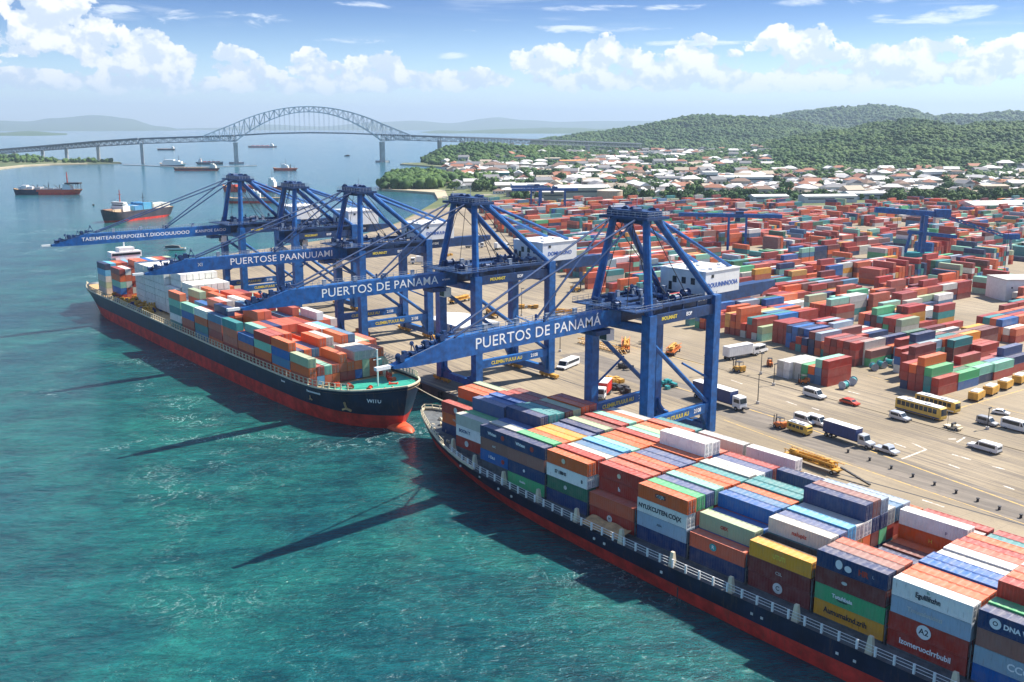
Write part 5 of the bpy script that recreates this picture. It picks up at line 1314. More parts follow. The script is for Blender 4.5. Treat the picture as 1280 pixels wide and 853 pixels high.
for (px, py, cols, nb) in [(1068, 459, 'CRR', 5), (1100, 452, 'NR', 3), (1010, 440, 'NBB', 4), (985, 432, 'RRR', 3), (1040, 432, 'RWF', 4), (1225, 452, 'RR', 4), (1190, 455, 'CCT', 3), (1150, 440, 'BL', 3)]:
    for b in range(nb): front_stack(px, py, cols if b % 2 == 0 else cols[::-1], 0, b)
# choose the individuals
def show(mt): q = Q(*mt.translation); return q[2] if 0 < q[0] < 1290 and 150 < q[1] < 870 else 0
BUD = 300 - n_cont; print('BUDGET', n_cont, BUD)
picks = []
occ = [(show(m2(s[0], s[1], s[2], s[4])), 's', s) for s in stacks2 if (s[2] == s[3] - 1 or s[1] == 0) and s[0] > 200]
occ += [(show(y[0]), 'y', y) for y in yard if y[2] == y[3] - 1]
occ.sort(key=lambda q: -q[0]); chosen = set(id(q[2]) for q in occ[:max(0, BUD)])
k1 = k2 = 0
for s in stacks2:
    mt = m2(s[0], s[1], s[2], s[4])
    if id(s) in chosen:
        bn = bay_y.index(s[0]) if s[0] in bay_y else 0
        o = container(mt.translation, 0, s[5], '%s container, second ship\'s %s bay, %s row from water, %s' % (PAL[s[5]][1], ORD[bn], ORD[s[1]], tiername(s[2], s[3])))
        o.matrix_world = mt
    else: rest_box(mt, s[5])
for yb, row, t, n, zb, c in reef: rest_box(m2(yb, row, t, zb), c, L=11.9, Wd=2.36, Hh=2.64, jit=.05)
YORD = {}
for y in yard:
    if id(y) in chosen:
        q = Q(*y[0].translation)
        where = 'roadside group by the white trailers' if q[0] < 1085 else 'roadside group above the long yellow bus'
        key = (q[0] < 1085); YORD[key] = YORD.get(key, 0) + 1
        o = container(y[0].translation, 0, y[1], '%s container on a stack, %s in %s' % (PAL[y[1]][1], ORD[(YORD[key] - 1) % 20], where))
        o.matrix_world = y[0]
    else: rest_box(y[0], y[1])
tag(rest.build('stacked_containers', M['attr']), 'masses of coloured containers filling the yard and the ships\' lower tiers', 'containers', GROUP, kind='stuff')
# ------------------------------------------------------------------ markings on the paving
mk = newmat('road_paint_yellow'); m, t, b = mk; p = worldpos(t); n = t.noise(p, .7, 4, .7)
t.put(b.inputs['Base Color'], t.mix(t.ramp(n, .38, .62), (.62, .40, .09, 1), (.36, .27, .16, 1))); b.inputs['Roughness'].default_value = .8; M['road_yellow'] = m
mk = newmat('road_paint_white'); m, t, b = mk; p = worldpos(t); n = t.noise(p, .7, 4, .7)
t.put(b.inputs['Base Color'], t.mix(t.ramp(n, .38, .62), (.72, .68, .62, 1), (.42, .35, .27, 1))); b.inputs['Roughness'].default_value = .8; M['road_white'] = m
mk = newmat('asphalt_lane'); m, t, b = mk; p = worldpos(t); n = t.noise(t.scale(p, 1, .06, 1), .6, 5, .7); n2 = t.noise(p, .3, 4, .7)
c = t.mix(t.ramp(n, .35, .7), (.135, .115, .092, 1), (.235, .197, .155, 1)); t.put(b.inputs['Base Color'], t.mix(t.ramp(n2, .5, .7, 0, .5), c, (.12, .10, .085, 1))); b.inputs['Roughness'].default_value = .85; M['lane'] = m
def strip(mb, a, b, wd, z):
    a, b = Vector((a[0], a[1], z)), Vector((b[0], b[1], z)); d = (b - a).normalized(); s = Vector((-d.y, d.x, 0)) * wd / 2
    mb.quad(a - s, b - s, b + s, a + s)
def quayline(off, y0=-120, y1=520): return [(QE(y) + off, y) for y in (y0, 190, y1)]
mb = MB()
for w0, w1, in ((1.5, 12),):
    pts = quayline((w0 + w1) / 2)
    for a, b in zip(pts[:-1], pts[1:]): strip(mb, a, b, w1 - w0, 3.004)
# a dark wheel-worn lane between the yellow lines
p1, p2 = P(850, 489, 3), P(1330, 660, 3); d = (p1 - p2).normalized(); far_ = p1 + d * 240
strip(mb, p2 - d * 60, p1 + d * 60, 13, 3.004)
tag(mb.build('crane_lane', M['lane']), kind='structure')
mb = MB()
for a, b, wd in (((986, 527), (1330, 651), .5), ((845, 484), (986, 527), .5), ((1000, 560), (1330, 672), .35), ((905, 525), (1000, 560), .3), ((923, 467), (1330, 576), .55), ((700, 412), (923, 467), .5), ((1085, 470), (1330, 530), .3), ((1196, 511), (1280, 487), .4)):
    strip(mb, P(*a, 3), P(*b, 3), wd, 3.008)
for off in (2.6, 2.6 + 26): 
    pass
tag(mb.build('yellow_line', M['road_yellow']), kind='structure')
mb = MB()
for i in range(26):
    a = P(880 + i * 34, 462 + i * 13.2, 3); b = P(894 + i * 34, 462 + i * 13.2 + 5, 3)
    if i % 2: strip(mb, a, b, .45, 3.008)
for a, b in (((1127, 574), (1158, 562)), ((1140, 554), (1158, 562)), ((1185, 549), (1195, 549)), ((1240, 583), (1256, 587)), ((1190, 568), (1214, 575)), ((1153, 625), (1180, 634)), ((1015, 510), (1024, 513)), ((1196, 553), (1206, 547)), ((1030, 476), (1050, 480)), ((1060, 489), (1075, 493))):
    strip(mb, P(*a, 3), P(*b, 3), .5, 3.008)
tag(mb.build('white_marking', M['road_white']), kind='structure')
mb = MB()
for base in ([(178.2, 100), (178.2, 190)],): pass
for gx in (0, 26):
    for (ya, yb) in ((60, 190),): strip(mb, (180 + gx, ya), (180 + gx, yb), .5, 3.012)
for gx in (0, 30): strip(mb, (187.6 + gx, 195), (214 + gx, 430), .5, 3.012)
tag(mb.build('crane_rail', M['dark']), kind='structure')
# raised median with a kerb between the two roads
mb = MB(); a, b = P(700, 406, 3), P(1340, 579, 3); d = (b - a).normalized(); s = Vector((-d.y, d.x, 0)) * 1.3
mb.hexa([a - s, b - s, b + s, a + s] + [q + Vector((0, 0, .13)) for q in (a - s, b - s, b + s, a + s)]); tag(mb.build('kerb_strip', M['apron']), kind='structure')

# ------------------------------------------------------------------ vehicles (built along +y, standing on z = 0)
def wheels(t, L, wd, ys, r=.42):
    for y in ys:
        for s in (-1, 1):
            mb = MB(); x = s * (wd / 2 - .16); mb.tube((x - .14, y, r), (x + .14, y, r), r, 12); mb.mi = 1; mb.tube((x + s * .13, y, r), (x + s * .16, y, r), r * .5, 8)
            mb.build('wheel', [M['tyre'], M['steel']], t)
def prof_body(name, prof, wd, mat, t, bev=.08):
    mb = MB(); mb.extrude(prof, -wd / 2, wd / 2); o = mb.build(name, mat, t)
    bm = bmesh.new(); bm.from_mesh(o.data); bmesh.ops.bevel(bm, geom=list(bm.edges), offset=bev, segments=2, affect='EDGES'); bm.to_mesh(o.data); bm.free()
    return o
def side_glass(name, polys, wd, t, front=None):
    mb = MB()
    for pl in polys:
        for s in (-1, 1):
            x = s * (wd / 2 + .015); n = len(pl); k = len(mb.v)
            mb.v += [(x, a, b) for a, b in pl]; mb.face(range(k, k + n))
    for (ya, za, yb, zb, w_) in front or []: mb.quad((-w_ / 2, ya, za), (w_ / 2, ya, za), (w_ / 2, yb, zb), (-w_ / 2, yb, zb))
    return mb.build(name, M['window'], t)
def van(L, wd, h, mat, label, hood=1.0, cat='van', mats2=None):
    t = empty('van' if cat == 'van' else cat.replace(' ', '_')); tag(t, label, cat); y0, y1 = -L / 2, L / 2
    prof_body('body', [(y0, .35), (y1, .35), (y1, .9), (y1 - hood, 1.08), (y1 - hood - .75, h - .1), (y1 - hood - 1.0, h), (y0 + .15, h), (y0, h - .25)], wd, mat, t)
    zs = h * .56
    side_glass('window', [[(y1 - hood - 1.0, zs), (y1 - hood - .25, zs), (y1 - hood - .78, h - .25), (y1 - hood - 1.0, h - .25)], [(y0 + .5, zs), (y1 - hood - 1.2, zs), (y1 - hood - 1.2, h - .25), (y0 + .5, h - .25)]], wd, t,
               [(y1 - hood - .02 + .03, 1.12, y1 - hood - .7 + .03, h - .16, wd * .84), (y0 - .02, zs, y0 - .02 + .03, h - .3, wd * .8)])
    mb = MB(); mb.box(-wd / 2, wd / 2, y1 - .02, y1 + .1, .35, .6); mb.box(-wd / 2, wd / 2, y0 - .1, y0 + .02, .35, .6); mb.build('bumper', M['dark'], t)
    for s in (-1, 1): mb = MB(); mb.cbox((s * wd * .36, y1 + .03, .78), .34, .08, .2); mb.build('headlight', M['pale_text'], t)
    wheels(t, L, wd, (y0 + L * .2, y1 - L * .19)); return t
def car(L, wd, h, mat, label, pick=False):
    t = empty('pickup_truck' if pick else 'car'); tag(t, label, 'pickup' if pick else 'car'); y0, y1 = -L / 2, L / 2
    if pick: pr = [(y0, .4), (y1, .4), (y1, .85), (y1 - 1.2, 1.02), (y1 - 1.75, h), (y0 + 2.3, h), (y0 + 2.0, 1.02), (y0, 1.02)]; gl = [[(y0 + 2.25, 1.06), (y1 - 1.4, 1.06), (y1 - 1.85, h - .1), (y0 + 2.4, h - .1)]]
    else: pr = [(y0, .35), (y1, .35), (y1, .75), (y1 - 1.1, .92), (y1 - 1.8, h), (y0 + 1.1, h), (y0 + .4, .98), (y0, .9)]; gl = [[(y0 + .75, .96), (y1 - 1.3, .96), (y1 - 1.88, h - .08), (y0 + 1.2, h - .08)]]
    prof_body('body', pr, wd, mat, t); side_glass('window', gl, wd, t, [(y1 - 1.18, 1.0, y1 - 1.72, h - .06, wd * .82)])
    wheels(t, L, wd, (y0 + L * .19, y1 - L * .19), .34); return t
def bus(L, wd, h, mat, label, stripe=None):
    t = empty('bus'); tag(t, label, 'bus'); y0, y1 = -L / 2, L / 2
    prof_body('body', [(y0, .45), (y1, .45), (y1 + .1, 1.2), (y1 - .1, h - .15), (y1 - .5, h), (y0 + .2, h), (y0, h - .2)], wd, mat, t)
    n = int(L / 1.5); gl = [[(y0 + .6 + i * (L - 1.6) / n, h * .52), (y0 + .6 + (i + .86) * (L - 1.6) / n, h * .52), (y0 + .6 + (i + .86) * (L - 1.6) / n, h - .42), (y0 + .6 + i * (L - 1.6) / n, h - .42)] for i in range(n)]
    side_glass('window', gl, wd, t, [(y1 + .1, h * .42, y1 - .06, h - .3, wd * .85)])
    mb = MB()
    for s in (-1, 1): mb.cbox((s * (wd / 2 + .005), 0, .78), .05, L - .5, .3)
    mb.build('skirt_stripe', stripe or M['navy'], t)
    mb = MB(); mb.box(-wd * .46, wd * .46, y0 + .3, y1 - .8, h, h + .08)
    for i in range(2): mb.cbox((0, -L * .22 + i * L * .4, h + .22), 1.3, 2.0, .3)
    mb.build('roof', M['white'], t)
    wheels(t, L, wd, (y0 + L * .22, y1 - L * .14), .5); return t
def truck(label, cab_mat, box_mat, box_len=8.5, roof_mat=None, cabover=False):
    t = empty('truck'); tag(t, label, 'truck'); L = box_len; wd = 2.5
    mb = MB(); mb.box(-.5, .5, -L / 2, L / 2 + 4.2, .75, 1.05); mb.build('chassis', M['dark'], t)
    mb = MB(); mb.box(-wd / 2, wd / 2, -L / 2, L / 2, 1.2, 4.0)
    for i in range(int(L / .8)):
        for s in (-1, 1): mb.cbox((s * wd / 2, -L / 2 + .4 + i * .8, 2.6), .08, .1, 2.7)
    bx = mb.build('cargo_box', box_mat, t)
    mb = MB(); mb.box(-wd / 2 - .04, wd / 2 + .04, -L / 2 - .04, L / 2 + .04, 4.0, 4.08); mb.build('roof', roof_mat or M['white'], bx)
    c0 = L / 2 + .5
    pr = [(c0, .7), (c0 + 3.4, .7), (c0 + 3.4, 1.5), (c0 + 2.0, 1.75), (c0 + 1.6, 3.0), (c0, 3.1)] if not cabover else [(c0, .7), (c0 + 2.4, .7), (c0 + 2.4, 1.6), (c0 + 2.15, 3.2), (c0, 3.3)]
    cb = prof_body('cab', pr, 2.35, cab_mat, t); e = c0 + (2.02 if not cabover else 2.42); e2 = c0 + (1.62 if not cabover else 2.2)
    side_glass('window', [[(c0 + .5, 1.9), (e - .2, 1.9), (e2 - .15, 2.75), (c0 + .5, 2.75)]], 2.35, cb, [(e + .02, 1.8, e2 + .03, 2.9, 2.0)])
    wheels(t, L, wd, (-L / 2 + 1, -L / 2 + 2.3, c0 + (2.6 if not cabover else 1.2)), .52); return t
def forklift(label, mat, big=1.0):
    t = empty('forklift'); tag(t, label, 'forklift'); s_ = big
    mb = MB(); mb.box(-1 * s_, 1 * s_, -1.7 * s_, 1.2 * s_, .5 * s_, 1.4 * s_); mb.box(-.9 * s_, .9 * s_, -1.9 * s_, -1.0 * s_, 1.4 * s_, 1.9 * s_); mb.build('body', mat, t)
    mb = MB()
    for x in (-.8, .8):
        for y in (-.9, .7): mb.tube((x * s_, y * s_, 1.4 * s_), (x * .85 * s_, y * s_, 2.8 * s_), .07 * s_, 5)
    mb.box(-.8 * s_, .8 * s_, -1 * s_, .8 * s_, 2.8 * s_, 2.9 * s_); mb.build('canopy', M['dark'], t)
    mb = MB()
    for x in (-.5, .5): mb.beam((x * s_, 1.5 * s_, .3 * s_), (x * s_, 1.5 * s_, 3.4 * s_), .16 * s_, .2 * s_); mb.beam((x * s_, 1.6 * s_, .35 * s_), (x * s_, 2.8 * s_, .35 * s_), .18 * s_, .1 * s_)
    mb.build('mast', M['dark'], t); wheels(t, 3, 2.1 * s_, (-1.1 * s_, .8 * s_), .5 * s_); return t
def flat_trailer(label, L=16, loads=True, mat=None, boom=False):
    t = empty('flatbed_trailer'); tag(t, label, 'trailer'); mat = mat or M['yellow']
    mb = MB(); mb.box(-1.25, 1.25, -L / 2, L / 2, 1.1, 1.4)
    for i in range(int(L / 1.6)):
        for s in (-1, 1): mb.beam((s * 1.2, -L / 2 + .4 + i * 1.6, 1.3), (s * 1.2, -L / 2 + .4 + i * 1.6, 2.4), .14, .14)
    for s in (-1, 1): mb.beam((s * 1.2, -L / 2, 2.4), (s * 1.2, L / 2, 2.4), .14, .14)
    mb.build('bed', mat, t)
    if loads:
        mb = MB()
        for i in range(5): mb.tube((rnd.uniform(-.9, .9), -L * .42, 1.7 + .35 * (i % 3)), (rnd.uniform(-.9, .9), L * .4, 1.7 + .35 * (i % 3)), .28, 8)
        for i in range(5): mb.cbox((rnd.uniform(-.8, .8), rnd.uniform(-L * .4, L * .4), 2.3), rnd.uniform(.5, 1.0), rnd.uniform(.6, 1.5), rnd.uniform(.4, .9))
        mb.build('load', M['yellow'], t)
    if boom:
        mb = MB()
        for k in range(6): mb.beam((0, L / 2 + k * 1.3, 2.0 - k * .27), (0, L / 2 + k * 1.3 + 1.2, 2.0 - k * .27 - .25), .5, .35)
        mb.build('tow_bar', M['dark'], t)
    wheels(t, L, 2.5, (-L / 2 + 1.2, -L / 2 + 2.5, L / 2 - 1.5), .5); return t
def scrap(label, mat, n=14, sx=3, sy=5, name='machine_parts'):
    t = empty(name); tag(t, label, 'machinery')
    mb = MB()
    for i in range(n): mb.cbox((rnd.uniform(-sx / 2, sx / 2), rnd.uniform(-sy / 2, sy / 2), rnd.uniform(.3, 1.3)), rnd.uniform(.4, 1.6), rnd.uniform(.4, 2), rnd.uniform(.4, 1.4))
    mb.build('frame', mat, t); mb = MB()
    for i in range(n // 2): a = Vector((rnd.uniform(-sx / 2, sx / 2), rnd.uniform(-sy / 2, sy / 2), rnd.uniform(.2, 1))); mb.tube(a, Vector((0, 0, .8)), .16, 6)
    mb.build('shaft', M['dark'], t); return t
ROADDIR = -math.atan(.16)
def put(t, px, py, rz=None, flip=False, s=1.0):
    p = P(px, py, 3.01); t.location = p; t.rotation_euler = (0, 0, (ROADDIR if rz is None else rz) + (PI if flip else 0)); t.scale = (s * .9, s * .9, s * .9)
S_ = 1.3
put(van(6.0, 2.1, 2.3, M['white'], 'white van with a navy tail on the road below the roadside stacks', 1.2), 1018, 497, flip=True, s=1.35)
put(car(5.4, 2.0, 1.5, M['car_red'], 'low orange red car beside the long kerb'), 1062, 505.5, flip=True, s=1.25)
put(bus(13.5, 2.9, 3.5, M['bus_yellow'], 'long yellow bus with a row of dark windows parked at the kerb'), 1150, 519, flip=True, s=1.2)
put(bus(12.5, 2.9, 3.3, M['bus_yellow'], 'pale roofed yellow bus standing behind the long yellow bus', M['white']), 1171, 511, flip=True, s=1.15)
put(van(5.2, 2.0, 2.0, M['silver'], 'silver minivan beside the long yellow bus', 1.3), 1125, 525, flip=True, s=1.25)
put(car(4.6, 1.9, 1.5, M['white'], 'small white car alone on the far lane'), 1251, 518, rz=ROADDIR + .3, flip=True, s=1.1)
put(van(5.2, 2.0, 2.1, M['steel'], 'dark grey van with a pale roof on the far lane', 1.1), 1234, 531, flip=True, s=1.2)
put(van(7.0, 2.2, 2.6, M['white'], 'large white van leaving past the edge of the road', 1.0), 1270, 538, flip=True, s=1.25)
put(van(7.2, 2.2, 2.2, M['white'], 'long white estate van alone in the middle of the road', 1.7), 1230, 563, flip=False, s=1.25)
t = empty('service_cart'); tag(t, 'open service cart with its driver seat beside the yellow bus', 'cart'); mb = MB(); mb.box(-.9, .9, -2, 2, .4, .8); mb.box(-.8, .8, .4, 1.6, .8, 1.3); mb.build('body', M['cream'], t); mb = MB(); mb.cbox((0, .1, 1.2), 1.4, .5, .9); mb.build('seat', M['dark'], t); mb = MB(); mb.tube((.5, .9, 1.3), (.5, .7, 2.1), .06, 5); mb.tube((-.6, -1.8, .8), (-.6, -1.8, 3.2), .05, 5); mb.build('mast', M['dark'], t); wheels(t, 4, 1.9, (-1.3, 1.3), .4); put(t, 1191, 537, flip=True, s=1.3)
put(truck('navy box truck with a white roof and pale cab in mid road', M['silver'], M['navy'], 9.5), 1052, 550, flip=True, s=1.22)
put(car(5.4, 2.1, 1.9, M['silver'], 'silver pickup truck in front of the navy box truck', True), 1108, 566, flip=True, s=1.3)
put(bus(6.4, 2.2, 2.5, M['bus_yellow'], 'short yellow minibus beside the white vans', M['bus_yellow']), 999, 541, flip=True, s=1.2)
put(van(6, 2.2, 2.4, M['white'], 'white van in front of another white van behind the yellow minibus', 1.0), 1006, 529, flip=True, s=1.2)
put(van(6, 2.2, 2.5, M['white'], 'white van with a black tail behind the yellow minibus', 1.0), 1021, 531, flip=True, s=1.2)
put(forklift('small orange forklift beside the yellow minibus', M['orange']), 974, 535, s=1.15)
put(flat_trailer('yellow flatbed trailer of machinery with a long tow bar trailing on the paving', 15, True, None, True), 1016, 583, flip=True, s=1.2)
put(truck('white roofed navy container truck behind the leading crane\'s landward leg', M['white'], M['navy'], 12, None, True), 893, 503, flip=True, s=1.45)
for i, (px, py) in enumerate(((1220, 500), (1238, 493), (1256, 486), (1274, 479))):
    t = empty('mobile_genset'); mb = MB(); mb.extrude([(-2.6, .6), (2.6, .6), (3.0, 1.6), (2.6, 2.5), (-2.6, 2.5)], -1.3, 1.3); mb.build('body', M['yellow'], t); mb = MB(); mb.box(-1.0, 1.0, -2, 2, 2.5, 2.75); mb.build('hatch', M['white'], t); wheels(t, 5, 2.5, (-1.7, 1.7), .5); put(t, px, py, rz=ROADDIR - PI / 2 + .2, s=1.25)
    tag(t, '%s yellow wheeled machine in the row beside the striped container stacks' % (('first', 'second', 'third', 'fourth')[i]), 'machine', 'yellow machines in a row')
for i, (px, py) in enumerate(((1055, 486), (1066, 481), (1092, 463), (1102, 460), (1112, 457))):
    t = empty('cable_reel'); mb = MB(); mb.tube((-.9, 0, .9), (.9, 0, .9), .75, 12); mb.build('drum', M['teal'], t); mb = MB()
    for s in (-1, 1): mb.tube((s * .9, 0, .95), (s * 1.05, 0, .95), .95, 14)
    mb.build('flange', M['rail_grey'], t); put(t, px, py, rz=.4 * i, s=1.5); tag(t, 'teal cable reel lying among the reels beside the roadside stacks', 'reel', 'teal cable reels')
put(van(9, 2.7, 2.4, M['white'], 'white coach shaped van between the second crane\'s legs and the yellow wagons', 1.0), 710, 459, rz=ROADDIR - 1.15, flip=True, s=1.35)
put(scrap('dark machine parts lying on the empty paving by the leading crane', M['dark'], 10, 3, 6), 781, 461, s=1.1)
put(scrap('brown rusty machine standing above the small flat barrow', M['yellow'], 14, 4, 4), 769, 478, s=1.25)
put(scrap('brown gears heaped beside the leading crane\'s portal beam', M['dark'], 14, 3, 7), 777, 489, s=1.3)
put(truck('brown box truck with a white roof beyond the leading crane\'s seaward legs', M['white'], M['hull_red'], 6, None, True), 756, 494, rz=ROADDIR - .9, flip=True, s=1.3)
put(scrap('teal and tan machine beside the leading crane\'s landward legs', M['teal'], 14, 4, 5), 835, 484, s=1.3)
put(forklift('yellow bulldozer shaped loader beneath the leading crane', M['yellow'], 1.2), 864, 538, s=1.2)
put(flat_trailer('yellow flatbed wagon loaded with orange beams', 13, True, M['orange']), 782, 436, rz=ROADDIR - .7, s=1.35)
put(flat_trailer('orange flatbed wagon by the yard corner', 9, True, M['orange']), 842, 442, rz=ROADDIR - 1.0, s=1.35)
t = empty('lattice_jib'); tag(t, 'yellow lattice crane jib lying flat on the paving', 'jib'); mb = MB()
for s in (-1, 1):
    for zz in (.4, 2.2): mb.beam((s * 1.1, -14, zz), (s * 1.1, 14, zz), .28, .28)
for i in range(14):
    y = -14 + i * 2
    for s in (-1, 1): mb.beam((s * 1.1, y, .4), (s * 1.1, y + 2, 2.2), .16, .16)
    mb.beam((-1.1, y, 2.2), (1.1, y + 2, 2.2), .16, .16)
mb.build('lattice', M['yellow'], t); put(t, 752, 436, rz=ROADDIR + .05, s=1.0)
put(truck('white trailer with dark round marks at the roadside group', M['white'], M['white'], 10, None, True), 922, 448, rz=ROADDIR - PI / 2, s=1.35)
put(van(7, 2.4, 2.7, M['white'], 'white van parked behind the white trailer', 1.0), 949, 441, rz=ROADDIR - PI / 2 + .2, s=1.3)
put(forklift('yellow loader in front of the white trailer', M['yellow'], 1.15), 923, 465, s=1.2)
for i, (px, py) in enumerate(((977, 470), (1004, 480), (962, 458))): put(forklift(('yellow loader beside the white roadside containers', 'orange loader at the foot of the grey containers', 'orange loader behind the white roadside containers')[i], M['orange'], 1.0), px, py, rz=i * 1.1, s=1.1)
t = empty('depot_building', tuple(P(1266, 374, 3)), -AZ + R(6)); tag(t, 'plain cream depot building at the edge of the container yard', 'building'); mb = MB(); mb.box(-8, 16, -6, 10, 0, 10); mb.build('wall', M['white'], t); mb = MB(); mb.box(-8.3, 16.3, -6.3, 10.3, 10, 10.4); mb.build('roof', M['concrete'], t); mb = MB()
for i in range(5): mb.cbox((-5 + i * 4.2, -6.02, 6.5), .7, .1, .8)
mb.build('window', M['window'], t)
t = empty('storage_shed', tuple(P(580, 415, 3)), -.1); tag(t, 'low white shed on the empty apron behind the second crane', 'shed'); mb = MB(); mb.box(-9, 9, -12, 12, 0, 4.5); mb.build('wall', M['rail_grey'], t); mb = MB(); mb.extrude([(-9.4, 4.5), (9.4, 4.5), (9.2, 4.8), (0, 6.2), (-9.2, 4.8)], -12.4, 12.4, True); mb.build('roof', M['white'], t)
rs = random.Random(12)
spots = [(640, 352), (668, 338), (655, 330), (530, 330), (600, 335), (690, 372), (560, 320), (625, 312), (720, 365), (705, 395), (505, 345), (590, 310), (455, 316), (615, 395), (660, 385), (745, 395), (812, 430), (575, 378)]
for i, (px, py) in enumerate(spots):
    k = i % 4
    if k == 0: t = forklift('yellow loader far out on the sunny apron', M['yellow'], 1.3)
    elif k == 1: t = flat_trailer('yellow flatbed trailer parked far out on the apron', 12, True)
    elif k == 2: t = scrap('rusty machine parts heaped far out on the apron', M['yellow'], 12, 5, 6)
    else: t = truck('white box truck parked far out on the apron', M['white'], M['white'], 8, None, True)
    t['group'] = ('yellow loaders on the far apron', 'flatbed trailers on the far apron', 'machine parts on the far apron', 'white trucks on the far apron')[k]
    put(t, px, py, rz=rs.uniform(0, 6), s=1.3)
# cargo gear by the second ship's working deck
rs = random.Random(14)
for i in range(9):
    t = scrap('orange and tan cargo gear on the quay beside the white reefer block', M['orange'] if i % 2 else M['yellow'], 14, 7, 7); t['group'] = 'cargo gear on the quay'
    y = 300 + i * 16; t.location = (QE(y) + rs.uniform(2, 5) + (i % 2) * 12, y, 3.01); t.scale = (1.4, 1.4, 1.6)
# light masts
for px, py, h in ((1254, 352, 30), (1010, 345, 24), (850, 330, 24), (1120, 300, 24), (760, 290, 24), (947, 505, 9), (967, 482, 7), (951, 468, 7), (700, 440, 12), (1234, 537, 6), (652, 395, 12), (880, 470, 7), (1190, 455, 8)):
    t = empty('light_mast', tuple(P(px, py, 3))); mb = MB(); mb.tube((0, 0, 0), (0, 0, h), .16, 6, .1); mb.build('pole', M['dark'], t); mb = MB(); mb.cbox((.5, 0, h), 1.5, .4, .25); mb.build('lamp_head', M['dark'], t); mb = MB(); mb.tube((0, 0, 0), (0, 0, .8), .5, 8); mb.build('base', M['concrete'], t)
    tag(t, 'thin dark light mast standing on the port paving', 'light mast', 'light masts of the port')
# bollards of the road edge
for i in range(9):
    q = P(1060 + i * 27, 566 + i * 10.2, 3); t = empty('bollard', tuple(q)); mb = MB(); mb.tube((0, 0, 0), (0, 0, .7), .32, 8, .24); mb.tube((0, 0, .7), (0, 0, .85), .4, 8); mb.build('post', M['dark'], t); tag(t, 'squat dark bollard along the yellow edge line', 'bollard', 'bollards along the yellow line')

# mooring lines from the bows to the quay
def rope(a, b, sag, label):
    mb = MB(); a, b = Vector(a), Vector(b); prev = a
    for i in range(1, 15):
        t = i / 14; q = a.lerp(b, t) - Vector((0, 0, sag * 4 * t * (1 - t))); mb.tube(prev, q, .09, 5, cap=False); prev = q
    tag(mb.build('mooring_line', M['cream']), label, 'mooring line', 'mooring lines between the ships and the quay')
rope((159, 206, 7.2), (QE(212) + 1.0, 212, 3.6), 1.4, 'pale mooring line running from the front ship\'s bow to the quay')
rope((158, 204, 7.2), (QE(222) + 1.0, 222, 3.6), 1.8, 'longer pale mooring line running from the front ship\'s bow past the quay corner')
rope((158.5, 212, 12.2), (QE(204) + 1.0, 204, 3.6), 2.2, 'pale mooring line slanting from the second ship\'s bow down to the quay')
rope((159.5, 215, 12.0), (QE(197) + 1.0, 197, 3.6), 2.6, 'longest pale mooring line from the second ship\'s bow to the quay')
# ------------------------------------------------------------------ craft on the water
def craft(name, px, py, heading, L, B, H, label, hullm, lowm, kind, cat='ship', ends=None, red=.42, bowm=None):
    p = P(px, py, 0)
    if ends: a, b = P(*ends[0]), P(*ends[1]); p = (a + b) / 2; L = (a - b).length; d = (a - b); heading = math.atan2(-d.x, d.y)
    t = None; t = empty(name, (p.x, p.y, 0), heading); tag(t, label, cat)
    o, rail = hull(t, L, B, H, H * red, bow=.2, rake=L * .03, sheer=H * .3, mats=[hullm, lowm], n=30, bluff=2.1); o.location.y = -L / 2
    if bowm:
        o.data.materials.append(bowm)
        for pl in o.data.polygons:
            if pl.center.y > L * .62: pl.material_index = 2
    d = deck_sheet(t, rail, .3, M['deck_sand']); d.location.y = -L / 2
    kind(t, L, B, H); return t
def sup(t, L, B, H, y, w_, d, h, mat='white', name='superstructure'):
    mb = MB(); mb.box(-w_ / 2, w_ / 2, y - d / 2, y + d / 2, H - .4, H + h * .55); mb.box(-w_ * .42, w_ * .42, y - d * .36, y + d * .42, H + h * .55, H + h * .8); mb.box(-w_ * .5, w_ * .5, y - d * .1, y + d * .4, H + h * .8, H + h); s = mb.build(name, M[mat], t)
    mb = MB(); mb.box(-w_ * .43, w_ * .43, y + d * .40, y + d * .435, H + h * .6, H + h * .72); mb.box(-w_ * .46, w_ * .46, y + d * .39, y + d * .41, H + h * .86, H + h * .95); mb.build('window', M['window'], s)
def mast(t, y, z0, z1, mat='dark', r=.35):
    mb = MB(); mb.tube((0, y, z0), (0, y, z1), r, 6, r * .5); mb.beam((-(z1 - z0) * .15, y, z0 + (z1 - z0) * .7), ((z1 - z0) * .15, y, z0 + (z1 - z0) * .7), r * .7, r * .7); mb.build('mast', M[mat], t)
def boxes(t, L, B, H, y0, y1, cols, seed, tiers=(1, 3), name='cargo'):
    rr = random.Random(seed); mb = MB(); y = y0
    while y < y1:
        n = rr.randint(*tiers)
        for x in np.arange(-B * .38, B * .3, B * .2):
            mb.col = lin(*rr.choice(cols)); mb.box(x, x + B * .18, y, min(y + B * .55, y1), H - .3, H - .3 + n * H * .22 + rr.uniform(0, .6))
        y += B * .6
    mb.build(name, M['attr'], t)
